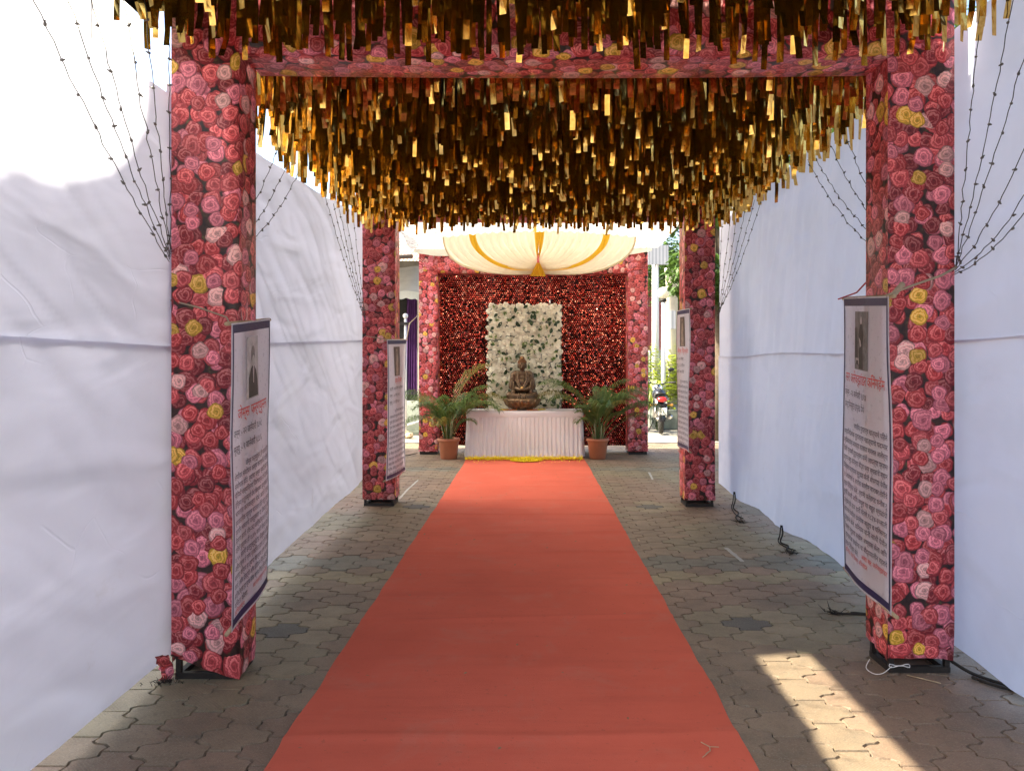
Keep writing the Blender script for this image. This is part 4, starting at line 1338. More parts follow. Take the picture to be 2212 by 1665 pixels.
def banner(label, pL, pR, zt, H, lines, photo, seed, W=None, ztR=None):
    """pL, pR: left and right top corners on plan as seen from the front"""
    pL = Vector(pL); pR = Vector(pR)
    W = (pR - pL).length
    ztR = zt if ztR is None else ztR
    ang = math.atan2(pR.y - pL.y, pR.x - pL.x)
    b = thing('banner', label, 'banner', ((pL.x+pR.x)/2, (pL.y+pR.y)/2, zt - H), ang, 'printed vinyl banners on the rose posts')
    # local frame: x along width (-W/2..W/2), -y towards the reader, z up from the lower edge
    tilt = (ztR - zt)
    def warp(x, d, off=0.0):
        """x from left edge, d down from the top"""
        y = .010*math.sin(x*9 + seed)*min(1, d*2) + .012*nz(x*2.5 + seed, d*1.8) + .014*math.sin(d*3.0 + seed)*(.5 - x/W)
        return Vector((x - W/2 + .006*nz(d*2, seed), y - off, H - d + tilt*(x/W)))
    def rect(x0, x1, d0, d1, off, nu, nv):
        return MB().grid(lambda u, v: warp(x0 + (x1-x0)*u, d0 + (d1-d0)*v, off), nu, nv, lambda u, v: (x0 + (x1-x0)*u, d0 + (d1-d0)*v))
    sheet = rect(0, W, 0, H, 0.0, 24, 60).build('sheet', M['vinyl'], b, True, world=False)
    rim = .012
    bw = .016
    fr = MB()
    for (x0, x1, d0, d1, nu, nv) in ((rim, rim+bw, .046, H-.048, 2, 50), (W-rim-bw, W-rim, .046, H-.048, 2, 50)):
        g_ = rect(x0, x1, d0, d1, .0025, nu, nv); fr.add(g_.v, g_.f, g_.uv)
    for (x0, x1, d0, d1, nu, nv) in ((rim, W-rim, .008, .046, 30, 3), (rim, W-rim, H-.048, H-.014, 30, 3)):
        g_ = rect(x0, x1, d0, d1, .0025, nu, nv); fr.add(g_.v, g_.f, g_.uv)
    fr.build('border', M['navy'], b, True, world=False)
    for d, nm in ((0.004, 'top_rod'), (H - .004, 'bottom_rod')):
        a = warp(0, d) + Vector((-.035, 0, 0)); c = warp(W, d) + Vector((.035, 0, 0))
        MB().tube([a + Vector((0, .012, 0)), warp(W*.33, d) + Vector((0, .012, 0)), warp(W*.66, d) + Vector((0, .012, 0)), c + Vector((0, .012, 0))], .0095, 8).build(nm, M['bamboo'], b, True, world=False)
    # picture
    kind = photo
    pw, ph, pt = W*.30, .30, .075
    pc = W*.47
    pts = []
    ring = MB()
    cols = {'bust': ('photo_light', 'photo_dark', 'photo_mid'), 'stand': ('photo_mid', 'photo_dark', 'photo_light'), 'sepia': ('photo_brown', 'photo_sepia', 'photo_sepia')}[kind]
    pic = rect(pc - pw/2, pc + pw/2, pt, pt + ph, .003, 8, 12).build('picture', M[cols[0]], b, True, world=False)
    def poly(pp, off, m, nm):
        mb = MB(); mb.add([warp(pc + a*pw, pt + d*ph, off) for a, d in pp], [tuple(range(len(pp)))[::-1]])
        mb.build(nm, M[m], pic, False, world=False)
    ell = lambda cx, cy, rx, ry, n=14: [(cx + rx*math.cos(2*PI*k/n), cy + ry*math.sin(2*PI*k/n)) for k in range(n)]
    if kind == 'bust':
        poly([(-.34, .98), (-.34, .66), (-.20, .52), (-.05, .46), (.10, .47), (.28, .56), (.40, .72), (.42, .98)], .0042, cols[1], 'coat')
        poly(ell(.0, .30, .17, .155), .0046, cols[2], 'head')
        poly(ell(.02, .40, .12, .10), .0050, 'photo_light', 'beard')
        poly([(-.03, .50), (.09, .50), (.05, .75), (.0, .75)], .0050, 'photo_light', 'shirt')
    elif kind == 'stand':
        poly([(-.14, .98), (-.10, .60), (-.16, .40), (-.05, .22), (.12, .22), (.22, .40), (.16, .60), (.20, .98)], .0042, cols[1], 'coat')
        poly(ell(.03, .15, .075, .065), .0046, cols[2], 'head')
        poly([(-.48, .90), (-.48, .30), (-.36, .26), (-.26, .45), (-.18, .92)], .0044, cols[1], 'chair')
        poly([(-.12, .44), (.02, .50), (.08, .58), (-.04, .62)], .0048, cols[2], 'paper')
        poly([(-.40, .80), (-.12, .80), (-.10, .90), (-.15, .90), (-.16, .84), (-.34, .84), (-.36, .90), (-.41, .90)], .0050, cols[2], 'stool')
    else:
        poly([(-.22, .98), (-.20, .45), (-.08, .20), (.08, .18), (.20, .42), (.24, .98)], .0042, cols[1], 'robe')
        poly(ell(.0, .12, .08, .07), .0046, cols[2], 'head')
    # lettering
    inks = {}
    d = pt + ph + .018
    for (kind_, body, size, x0, x1, gap) in lines:
        co, fs, w = text_geo(body)
        X0 = .045 + x0*(W - .09); X1 = .045 + x1*(W - .09)
        sx = (X1 - X0)/max(w, .01)
        sx = min(sx, size*1.25)
        if kind_ == 'title': X0 += max(0, (X1 - X0 - w*sx)/2)
        base = d + size*.80
        mb = inks.setdefault({'title': 'ink_red', 'red': 'ink_red', 'black': 'ink_black', 'blue': 'ink_blue'}[kind_], MB())
        mb.add([warp(X0 + c[0]*sx, base - c[1]*size, .0035) for c in co], fs)
        d += gap
    for ink, mb in inks.items():
        mb.build('lettering', M[ink], b, False, world=False)['kind'] = 'stuff'
    return b, warp, W

body_r = ['भारतीय पुरातत्व खात्याचे पहिले', 'महानिदेशक पुरातत्व खात्याचे पदभार', 'स्वीकारताना सातव्या शतकात भारतात आलेल्या', 'चिनी प्रवासी हुएनत्संग यांनी आपल्या प्रवास',
          'वर्णन नमूद केलेल्या बौद्ध धर्म स्थळांचे स्थान', 'निश्चित करण्यास सुरुवात केली बोधगया येथील', '२४ अवशेषांचे व अशोक कालीन बाराबर लेणीचे', 'स्थान निश्चित केले. त्यांनी फतेहगड कनौज रू',
          'रुरकी कलसी आणि मथुरा या बहुत स्थळांची', 'उत्खननाचे काम हाती घेतले.१८३४-३५साली', 'सारनाथ येथील धम्मेक स्तूप व परिसरात', 'उत्खनन केले. कनिंघम यांनी सांची येथील',
          'भिल्सा स्तूपाचा सखोल अभ्यास केला आणि', 'त्याचबरोबर संख्येचा या बौद्धकालीन शहराचे']
def body_lines(first, rest, red1, red2, last, gap, size):
    out = [('blue', first, size, .28, 1, gap)]
    out += [('blue', s, size, 0, 1, gap) for s in rest]
    out += [('blue', last, size, 0, .42, 0.0), ('red', red1, size*.9, .50, 1, gap*.85), ('red', red2, size*.9, 0, .62, gap)]
    return out
L_r = [('title', 'सर अलेक्झांडर कनिंगहॅम', .072, .02, .98, .095), ('black', 'जन्म :- २३ जानेवारी १८१४', .046, 0, .60, .065), ('black', 'वेस्टमिन्स्टर इंग्लंड येथे', .046, 0, .55, .105)] + \
      body_lines(body_r[0], body_r[1:], 'अशा सर अलेक्झांडर', 'कनिंगहॅम यांना विनम्र अभिवादन', 'स्थान निश्चित केले.', .0465, .037)
body_l = ['जेम्स फर्ग्युसन हे भारतातील', 'लेणींवर संशोधन कार्य करणारे ते पहिले', 'संशोधक होते. त्यांचा जन्म स्कॉटलंड या', 'सैनिकी शल्यक्रिया विशेषज्ञ यांचे झाला.', 'इंग्लिश व हुनस्लो येथे शिक्षण झाल्यावर ते',
          'भारतात कलकत्ता येथे आले ते एक', 'व्यावसायिक म्हणून भारतात होते परंतु त्यांना', 'प्राचीन भारताची वास्तुकला या विषयात रुची', 'निर्माण झाली. रॉक-कट आर्किटेक्चर हे त्यांचे', 'पहिले पुस्तक ही १८४५ साली सिध्द झाले.',
          '१८५५ साली इल्युस्ट्रेटेड हँडबुक ऑफ', 'आर्किटेक्चर हे ग्रंथ प्रकाशित झाले. ट्री ॲण्ड', 'सरपण्ट वर्शिप हा त्यांचा महत्वाचा ग्रंथ मानला', 'जातो. तसेच हीस्ट्री ऑफ इंडियन ॲण्ड ईस्टर्न', 'आर्किटेक्चर हा ग्रंथ लोक बर्गेस रिचर्ड स्पिअर्स']
L_l = [('title', 'जेम्स फर्ग्युसन', .072, .08, .92, .100), ('black', 'जन्म :- २२ जानेवारी १८०८', .046, 0, .72, .072), ('black', 'मृत्यू :- ९ जानेवारी १८८६', .046, 0, .72, .090)] + \
      body_lines(body_l[0], body_l[1:], 'अशा जेम्स फर्ग्युसन यांना विनम्र', 'अभिवादन', 'गणित केला.', .0420, .035)
body_p = ['ईस्ट इंडिया कंपनीचे कलकत्ता येथील', 'टाकसाळीत प्रमुख जेम्स प्रिन्सेप हे', 'पूर्वी होते ते शासक होते, नाणेशास्त्र', 'पूर्व प्रमाण अशोकाला कलाचे आव', 'होते त्यांनी सांची शिलालेख वाचन', 'नी मुख्यत्वे ब्राह्मी होते त्या काळात',
          'भारत विद्वानांना प्राचीन वाचन ज्ञा', 'अनेक जण सांगतात त्याने त्या आ', 'हे जेम्स एका शतकाचा एक शोध', 'लेखाच्या नाणी हा भारत होते आणि', 'हस्तलेख एक लिपी त्या माध्यम', 'ग्रीक बॅक्ट्रियन व ब्राह्मी', 'अखेर पहिली लिपी ही धम्म आहे']
L_p = [('title', 'जेम्स प्रिन्सेप', .070, .30, .80, .090), ('black', 'ब्राह्मी / धम्म लिपीचे जेम्स प्रिन्सेप', .042, 0, .90, .068), ('black', 'जन्म :- २० ऑगस्ट १७९९', .042, 0, .66, .068), ('black', 'मृत्यू :- २२ एप्रिल १८४०', .042, 0, .66, .095)] + \
      body_lines(body_p[0], body_p[1:], 'धम्मलिपी', 'वाचकास विनम्र अभिवादन', 'होती त्यांचा व लिपी', .0530, .038)
L_q = [('title', 'जेम्स प्रिन्सेप', .065, .1, .90, .090), ('black', 'जन्म :- २० ऑगस्ट', .042, 0, .55, .066), ('black', 'मृत्यू :- २२ एप्रिल', .042, 0, .62, .066), ('black', 'ब्राह्मी / धम्म लिपी', .042, 0, .60, .10)] + \
      body_lines(body_p[3], body_p[:3] + body_p[4:], 'धम्मलिपी', 'विनम्र अभिवादन', 'होती त्यांचा व लिपी', .0530, .038)

# reader stands in the aisle: left banners read with near edge on the left, right banners with far edge on the left
bl, wl_, _ = banner('vinyl banner with bearded bust portrait on the near left rose post', (-1.345, 3.48), (-1.385, 4.08), 1.665, 1.40, L_l, 'bust', 1.0, ztR=1.72)
br, wr_, _ = banner('vinyl banner with dark standing portrait on the near right rose post', (1.720, 4.24), (1.685, 3.61), 1.845, 1.50, L_r, 'stand', 2.0, ztR=1.80)
b2, _, _ = banner('small vinyl banner with sepia picture on the second left rose post', (-1.435, 7.72), (-1.335, 8.30), 1.715, 1.42, L_p, 'sepia', 3.0, ztR=1.735)
b3, _, _ = banner('narrow looking vinyl banner on the second right rose post', (1.555, 8.10), (1.565, 7.58), 2.03, 1.42, L_q, 'sepia', 4.0, ztR=2.02)
def rope(name, pts, r_, mat, label):
    return tag(MB().tube(pts, r_, 6).build(name, mat, None, True), label, 'rope')
rope('tie_rope', [(1.66, 3.585, 1.80), (1.80, 3.63, 1.85), (1.95, 3.65, 1.90), (2.04, 3.68, 1.945), (2.06, 3.74, 1.96)], .006, M['rope'], 'jute rope holding the near right banner across its rose post')
mb = MB()
for k in range(5):
    p = Vector((1.70 + .012*k, 3.60 + .004*k, 1.805 + .012*k)); mb.ball(p, (.016, .012, .014), 8, 6)
tag(mb.build('rope_knot', M['rope'], None, True), 'bulky jute knot at the top corner of the near right banner', 'rope')
rope('tie_rope', [(1.715, 4.28, 1.84), (1.74, 4.10, 1.86), (1.72, 3.93, 1.90)], .004, M['red_rope'], 'red cord from the near right banner rod to its post')
rope('tie_rope', [(-1.35, 3.46, 1.66), (-1.42, 3.60, 1.70), (-1.55, 3.60, 1.745), (-1.69, 3.62, 1.78)], .004, M['rope'], 'thin jute rope holding the near left banner across its rose post')
rope('tie_rope', [(-1.335, 8.33, 1.735), (-1.6, 10.2, 2.0), (-1.80, 12.4, 2.25)], .006, M['rope'], 'jute rope from the second left banner back to the shrine arch')
rope('tie_rope', [(-1.44, 7.70, 1.715), (-1.52, 7.945, 1.73), (-1.70, 7.945, 1.76)], .004, M['rope'], 'jute rope holding the second left banner on its post')

# ================================================================== STRINGS OF SMALL LIGHTS
def wire_on(Xp, x, y):
    """position on the plane X = Xp of what is seen at photo position (x, y)"""
    Y = Xp*1662.0/(x - 1145)
    return px(x, y, Y)
bulb_me = MB().lathe([(0, -.014), (.006, -.011), (.008, 0), (.0065, .010), (.004, .014), (0.004, .024), (0, .025)], 8).me('bulb', M['bulb'], True)
def light_string(label, group, a, b, sag, seed, pitch=.125, r_=.0021):
    rr = random.Random(seed)
    a = Vector(a); b = Vector(b)
    th = thing('light_string', label, 'string lights', a, group=group)
    L = (b-a).length; n = max(12, int(L/.045))
    pts = []
    for i in range(n+1):
        t = i/n
        p = a.lerp(b, t) + Vector((0, 0, -sag*4*t*(1-t)))
        if 0 < i < n: p += Vector((rr.gauss(0, .0025), rr.gauss(0, .004), rr.gauss(0, .003)))
        pts.append(p)
    MB().tube(pts, r_, 5).build('wire', M['wire'], th, True)
    k = int(L/pitch)
    for j in range(k):
        f = (j + .5 + rr.uniform(-.12, .12))/k*n; i = min(n-1, int(f)); p = pts[i].lerp(pts[i+1], f-i)
        obj('bulb', bulb_me, th, p - a + Vector((0, rr.uniform(-.006, .006), -.004)), (rr.uniform(-2.2, 2.2), rr.uniform(-1, 1), rr.uniform(0, 6)), (.8, .8, .58))
    return th
G = {'lf': 'light strings left of the near left post', 'lm': 'light strings behind the near left post', 'lb': 'light strings at the second left post',
     'rf': 'light strings right of the near right post', 'rm': 'light strings behind the near right post', 'rb': 'light strings at the second right post'}
XS = -1.665
tie = wire_on(XS, 366, 566)
ORD = ['farthest left', 'second from the left', 'third from the left', 'fourth from the left', 'fifth from the left', 'sixth from the left']
for k, (x, y, sg) in enumerate(((74, 0, .03), (149, 0, .045), (201, 0, .06), (268, 0, .04), (312, 0, .03), (364, 20, .0))):
    top = wire_on(XS, x, y); d = (top - tie)
    top = tie + d*1.12 if k < 5 else top
    light_string('bulb string on near left cloth, %s at the top' % ORD[k], G['lf'], top, tie + Vector((0, .004*k, .012*k)), sg, 100+k)
tieb = Vector((XS, 3.90, 1.95))
for k, (x, y, sg) in enumerate(((600, 322, .10), (622, 352, .12), (645, 372, .14))):
    light_string('bulb string between the left rose posts, %s of its three tops' % ('nearest', 'middle', 'farthest')[k], G['lm'], wire_on(XS, x, y), tieb + Vector((0, 0, .01*k)), sg, 120+k)
tie2 = Vector((-1.69, 7.93, 1.90))
for k, (x, y, sg) in enumerate(((703, 425, .05), (720, 440, .05), (733, 452, .05), (748, 465, .04), (764, 475, .03))):
    light_string('bulb string tied to the second left post, %s at the top' % ORD[k], G['lb'], wire_on(-1.69, x, y), tie2 + Vector((0, -.01*k, .02*k)), sg, 130+k)
XS = 2.045
tie3 = wire_on(XS, 2066, 570)
for k, (x, y, sg) in enumerate(((2118, 0, .02), (2188, 0, .05), (2240, 20, .05), (2225, 285, .06), (2228, 385, .06), (2228, 430, .05))):
    top = wire_on(XS, x, y); top = tie3 + (top - tie3)*1.10
    light_string('bulb string on the near right cloth, %s' % ('most upright of the fan', 'second of the fan from the post', 'third of the fan from the post', 'fourth of the fan from the post', 'fifth of the fan from the post', 'flattest of the fan')[k], G['rf'], top, tie3 + Vector((0, .004*k, -.01*k)), sg, 140+k)
tie4 = Vector((XS, 4.02, 1.95))
for k, (x, y, sg) in enumerate(((1815, 262, .10), (1790, 305, .10), (1745, 310, .13), (1745, 345, .16))):
    light_string('bulb string between the right rose posts, %s of the fan' % ('first', 'second', 'third', 'lowest')[k], G['rm'], wire_on(XS, x, y), tie4 + Vector((0, 0, .01*k)), sg, 160+k)
tie5 = wire_on(1.96, 1550, 694)
for k, (x, y, sg) in enumerate(((1560, 478, .02), (1578, 468, .03), (1595, 455, .05), (1612, 445, .06), (1630, 432, .07), (1648, 420, .09))):
    light_string('bulb string tied to the second right post, %s at the top' % ORD[k], G['rb'], wire_on(2.02, x, y), tie5 + Vector((0, -.01*k, .02*k)), sg, 170+k)

# ================================================================== SMALL THINGS ON THE GROUND
def mark(label, pts, w):
    mb = MB()
    pts = [Vector(p) for p in pts]
    def f(u, v):
        i = min(len(pts)-2, int(u*(len(pts)-1))); t = u*(len(pts)-1) - i
        p = pts[i].lerp(pts[i+1], t); d = (pts[i+1]-pts[i]).normalized(); nrm = Vector((-d.y, d.x, 0))
        return p + nrm*(v-.5)*w*(.6 + .5*abs(nz(u*11, v*4))) + Vector((0, 0, .003))
    mb.grid(f, 14, 3)
    return tag(mb.build('paint_mark', M['chalk']), label, 'paint mark')
gp = lambda x, y: px(x, y, EYE*1662/(y-782))
mark('white paint streak on the paving right of the carpet', [gp(1568, 1183), gp(1604, 1213)], .05)
mark('short white scratch far up on the right paving', [gp(1402, 1020), gp(1410, 1036)], .04)
mark('smeared white streak on the paving by the second left post', [gp(862, 1078), gp(880, 1058), gp(903, 1037)], .035)
rr = random.Random(77)
mb = MB()
for k in range(90):
    y = rr.uniform(2.5, 10.5); x = rr.uniform(CX0+.05, CX1-.05)
    s_ = rr.uniform(.004, .012); a = rr.uniform(0, 6.28)
    c = Vector((x, y, carpet((x-CX0)/(CX1-CX0), (y-.2)/11.78)[2] + .003)); d = Vector((math.cos(a), math.sin(a), .2))*s_; e = Vector((-math.sin(a), math.cos(a), 0))*s_*.6
    mb.add([c-d, c+e+Vector((0, 0, .003)), c+d, c-e], [(0, 1, 2, 3)])
o = tag(mb.build('leaf_litter', M['twig']), 'dry leaf crumbs scattered over the red carpet', 'litter'); o['kind'] = 'stuff'
def litter_leaf(label, x, y, L, mat):
    p = gp(x, y) + Vector((0, 0, .016)); a = rr.uniform(0, 6.28); d = Vector((math.cos(a), math.sin(a), 0)); e = Vector((-d.y, d.x, 0))
    m_ = MB(); m_.add([p-d*L, p+e*L*.3+Vector((0, 0, .012)), p-e*L*.3+Vector((0, 0, .004)), p+d*L+Vector((0, 0, .006))], [(0, 2, 3, 1)])
    tag(m_.build('dry_leaf', mat), label, 'leaf')
litter_leaf('curled dry leaf at the left edge of the carpet', 917, 1158, .035, M['twig'])
litter_leaf('pale scrap at the right edge of the carpet', 1300, 1052, .03, M['chalk'])
litter_leaf('short pale stick on the carpet right of its middle', 1380, 1172, .03, M['bamboo'])
mb = MB()
q = gp(1525, 1635) + Vector((0, 0, .014))
mb.tube([q, q + Vector((.02, .015, .004)), q + Vector((.025, .05, .002)), q + Vector((.0, .085, .002))], .0022, 5)
mb.tube([q + Vector((.025, .05, .002)), q + Vector((.06, .045, .003))], .0016, 5)
mb.tube([q + Vector((.02, .015, .004)), q + Vector((-.02, -.03, .002))], .0016, 5)
tag(mb.build('dry_twig', M['bamboo'], None, True), 'small forked dry twig on the carpet near the camera', 'twig')
tag(MB().tube([(1.79, 3.655, .006), (1.90, 3.56, .006)], .003, 5).build('straw', M['bamboo'], None, True), 'thin pale straw on the paving before the near right post', 'straw')
rope('cable', [(-1.82, 12.42, .02), (-1.95, 12.2, .012), (-2.15, 12.3, .012), (-2.35, 12.2, .012), (-2.6, 12.3, .012)], .007, M['wire'], 'dark cable on the ground left of the shrine arch')

# ================================================================== LEFT BACKGROUND: shop with awning
FY = 17.0
shp = thing('shop', 'dim shopfront with white canvas awning seen left of the shrine arch', 'shop', (-3.2, FY, 0))
MB().box((-6.0, FY + .6, 0), (-2.0, FY + 4, 4.15)).build('wall', M['plaster_dark'], shp)
MB().box((-3.4, FY + .45, .0), (-2.0, FY + .58, 2.95)).build('doorway_shade', M['door_shade'], shp)  # near-black panel stands in for the unlit inside of the shop
def awn(u, v):
    return (-4.2 + 2.3*u, FY + .40 - 1.4*v, 3.64 - .69*v + .02*math.sin(u*20))
aw = MB().grid(awn, 40, 8).build('awning', M['canvas'], shp, True)
MB().grid(lambda u, v: (-4.2 + 2.3*u, FY - 1.0, 2.95 - .14*v + .02*math.sin(u*20) - .03*abs(math.sin(u*40))*v), 80, 3).build('awning_valance', M['canvas'], aw, True)
def rf(u, v):
    return (-5.0 + 3.0*u, FY + .6 - 2.6*v, 4.32 - .86*v)
MB().grid(rf, 30, 6, lambda u, v: (u*4.6, v*2.8)).build('roof_sheet', M['corrug_red'], shp)
def cur(u, v):
    x = -2.78 + .22*u - .05*v*(1-u)
    return (x, FY + .38 + .03*math.sin(u*30), 2.95 - 2.2*v)
MB().grid(cur, 30, 12).build('curtain', M['purple'], shp, True)
MB().box((-2.53, FY + .30, 0), (-2.46, FY + .40, 2.9)).build('door_post', M['plaster'], shp)
pp = thing('post', 'white post with a ball finial in front of the left shop', 'post', (px(876, 0, 15.5).x, 15.5, 0))
MB().tube([(px(876, 0, 15.5).x, 15.5, 0), (px(876, 0, 15.5).x, 15.5, 2.36)], .028, 10).build('shaft', M['white_paint'], pp, True)
MB().ball((px(876, 0, 15.5).x, 15.5, 2.42), .055, 12, 8).build('finial', M['white_paint'], pp, True)
MB().box((-2.66, 15.45, 2.24), (-2.40, 15.53, 2.29)).build('bracket', M['black_steel'], pp)
def tank(u, v):
    a = PI*v
    return (-3.6 + 1.65*u, 16.3 - .38*math.cos(a), .06 + .62*math.sin(a)**.8 + .02*nz(u*6, v*4))
wb = thing('water_trough', 'mossy rounded concrete trough on the ground left of the shrine', 'trough', (-2.8, 16.3, 0))
MB().grid(tank, 24, 14).build('body', M['stone_green'], wb, True)
MB().box((-3.6, 15.86, 0), (-1.95, 16.74, .06)).build('plinth', M['stone_green'], wb)
MB().tube([(-2.75, 15.75, .14), (-2.45, 15.78, .22), (-2.15, 15.85, .30)], .022, 8).build('pipe', M['white_paint'], wb, True)
mb = MB()
mb.ball((-2.50, 15.2, .07), (.13, .09, .08), 12, 8); mb.ball((-2.38, 15.15, .05), (.09, .08, .06), 10, 7)
for v in mb.v: v += Vector((.02*nz(v.x*30, v.z*30), .02*nz(v.y*30, v.z*20), .015*nz(v.x*25, v.y*25)))
tag(mb.build('crumpled_sack', M['bamboo'], None, False), 'crumpled pale sack on the ground before the mossy trough', 'sack')

# ================================================================== RIGHT BACKGROUND: lamp, plants, motorbikes, fence, trees
LX, LY = px(1433, 0, 18.0).x, 18.0
lp = thing('street_lamp', 'white globe lamp on a slim white post right of the shrine', 'street lamp', (LX, LY, 0))
MB().tube([(LX, LY, 0), (LX, LY, 2.92)], [.055, .045], 12).build('post', M['white_paint'], lp, True)
MB().lathe([(.0, 2.90), (.07, 2.90), (.085, 2.94), (.06, 2.98), (0, 2.98)], 16, (LX, LY, 0)).build('collar', M['black_steel'], lp, True)
MB().ball((LX, LY, 3.10), .145, 20, 14).build('globe', M['globe'], lp, True)
UX, UY = px(1416, 0, 20.0).x, 20.0
up_ = thing('utility_pole', 'tall grey pole with a box behind the globe lamp', 'utility pole', (UX, UY, 0))
MB().tube([(UX, UY, 0), (UX, UY, 5.2)], [.10, .085], 12).build('pole', M['white_paint'], up_, True)
MB().box((UX - .22, UY - .2, 4.0), (UX + .30, UY - .10, 4.5)).build('box', M['corrug_grey'], up_)
KX, KY = px(1451, 0, 19.0).x, 19.0
ct = thing('gate_pillar', 'thick pale pillar right of the globe lamp', 'pillar', (KX, KY, 0))
MB().lathe([(.15, 0), (.15, 3.7), (.18, 3.72), (.18, 3.8), (0, 3.8)], 16, (KX, KY, 0)).build('shaft', M['plaster'], ct, True)
MB().box((KX - .06, KY - .165, 2.3), (KX + .07, KY - .145, 2.75)).build('notice_plate', M['corrug_grey'], ct)
# far house and fence
fh = thing('far_house', 'dark red and cream house far behind on the right', 'house', (5.0, 27, 0))
MB().box((1.5, 27, 0), (12, 33, 4.2)).build('wall', M['house_red'], fh)
MB().box((1.2, 26.6, 4.2), (12.4, 33.4, 4.45)).build('roof', M['plaster'], fh)
for xx in (2.6, 5.0, 7.4):
    w = MB().box((xx, 26.95, 1.4), (xx + 1.2, 26.99, 2.9)).build('window', M['white_paint'], fh)
    MB().box((xx + .08, 26.93, 1.48), (xx + 1.12, 26.945, 2.82)).build('pane', M['glass'], w)
fe = thing('sheet_fence', 'grey corrugated sheet fence behind the plants on the right', 'fence', (5, 23, 0))
for k in range(8):
    x0 = 1.0 + k*1.05
    MB().grid(lambda u, v: (x0 + 1.03*u, 23.0 + .02*math.sin(u*50), .1 + 1.75*v), 24, 2, lambda u, v: (u*1.03, v)).build('sheet', M['corrug_grey'], fe)
    MB().box((x0 - .03, 23.04, 0), (x0 + .03, 23.1, 1.95)).build('post', M['plaster_dark'], fe)

def leaf_cloud(name, blobs, n, size, mat, parent, seed, droop=0.5, aspect=.42):
    rr = random.Random(seed); mb = MB()
    tot = sum(b[1][0]*b[1][1]*b[1][2] for b in blobs)
    for c, r_ in blobs:
        m_ = int(n*r_[0]*r_[1]*r_[2]/tot)
        for k in range(m_):
            d = Vector((rr.gauss(0, 1), rr.gauss(0, 1), rr.gauss(0, 1))).normalized()*(rr.random()**.45)
            p = Vector((c[0]+d.x*r_[0], c[1]+d.y*r_[1], c[2]+d.z*r_[2]))
            L = size*rr.uniform(.6, 1.4); a = rr.uniform(0, 2*PI)
            dv = Vector((math.cos(a), math.sin(a), -droop*rr.uniform(.2, 1.6) + .2)).normalized()*L
            sv = Vector((-math.sin(a), math.cos(a), rr.uniform(-.5, .5))).normalized()*L*aspect*.5
            mb.add([p, p + dv*.45 + sv, p + dv, p + dv*.45 - sv], [(0, 1, 2, 3)])
    return mb.build(name, mat, parent)
def tree(label, X, Y, H, cr, seed, nleaf, size, mat, droop=.6):
    rr = random.Random(seed)
    tr = thing('tree', label, 'tree', (X, Y, 0), group='trees right of the aisle')
    tk = MB().tube([(X, Y, 0), (X + .06, Y, H*.3), (X - .05, Y + .05, H*.6), (X, Y, H*.8)], [.17, .14, .11, .06], 10).build('trunk', M['bark'], tr, True)
    blobs = []
    lm = MB()
    for k in range(11):
        a = k*2.4 + seed; rad = cr*rr.uniform(.35, .85)
        c = (X + rad*math.cos(a), Y + rad*math.sin(a), H*rr.uniform(.55, 1.0))
        blobs.append((c, (cr*rr.uniform(.35, .5),)*2 + (cr*rr.uniform(.28, .4),)))
        b0 = Vector((X, Y, H*rr.uniform(.38, .6))); lm.tube([b0, b0.lerp(Vector(c), .5) + Vector((0, 0, .15)), c], [.05, .035, .012], 6)
    lm.build('limbs', M['bark'], tk, True)
    leaf_cloud('crown', blobs, nleaf, size, mat, tr, seed, droop)
    return tr
tree('leafy tree with long drooping leaves right behind the shrine', 3.62, 14.8, 5.15, 1.35, 2, 11000, .17, M['tree_leaf'], 1.3)
tree('leafy tree over the middle of the right cloth wall', 4.7, 9.6, 5.4, 1.8, 6, 6500, .16, M['tree_leaf'])
tree('leafy tree beyond the globe lamp', 4.2, 21.5, 5.6, 1.9, 9, 7000, .17, M['tree_leaf'])
pl = thing('planter', 'low concrete planter behind the parked motorbikes', 'planter', (3.6, 18.7, 0))
MB().box((2.95, 17.1, 0), (5.5, 17.25, .42)).build('kerb', M['stone_green'], pl)
MB().box((2.80, 17.1, 0), (2.945, 20.5, .42)).build('kerb', M['stone_green'], pl)
MB().box((2.95, 17.255, 0), (5.5, 20.5, .30)).build('soil', M['soil'], pl)
hg = thing('shrub', 'bright yellow-green shrub in the planter below the globe lamp', 'shrub', (3.4, 18.9, .3), group='shrubs in the planter')
leaf_cloud('foliage', [((3.35, 18.6, 1.0), (.42, .5, .75)), ((3.85, 19.0, 1.25), (.5, .5, .9)), ((3.0, 19.2, 1.2), (.35, .4, .8))], 3400, .13, M['hedge_leaf'], hg, 3, .3)
MB().tube([(3.4, 18.9, .25), (3.45, 18.9, .9)], .03, 6).build('stem', M['bark'], hg, True)
hg2 = thing('shrub', 'broad-leaved yellow-green plant just right of the shrine arch', 'shrub', (2.75, 17.6, 0), group='shrubs in the planter')
rr = random.Random(12)
for k in range(13):
    a = rr.uniform(0, 2*PI); b0 = Vector((2.72, 17.75, .35)); L = rr.uniform(.55, .95)
    d = Vector((math.cos(a)*.8, math.sin(a)*.8, rr.uniform(.5, 1.2))).normalized()
    s_ = d.cross(Vector((0, 0, 1))).normalized()*.085
    m1 = b0 + Vector((0, 0, rr.uniform(.1, .55))) + d*L*.5; e = m1 + (d + Vector((0, 0, -.7))).normalized()*L*.5
    mm = MB(); mm.add([b0, m1 - s_, m1 + s_, m1 + Vector((0, 0, -.02)), e], [(0, 3, 1), (0, 2, 3), (1, 3, 4), (3, 2, 4)])
    mm.build('leaf', M['hedge_leaf'], hg2)

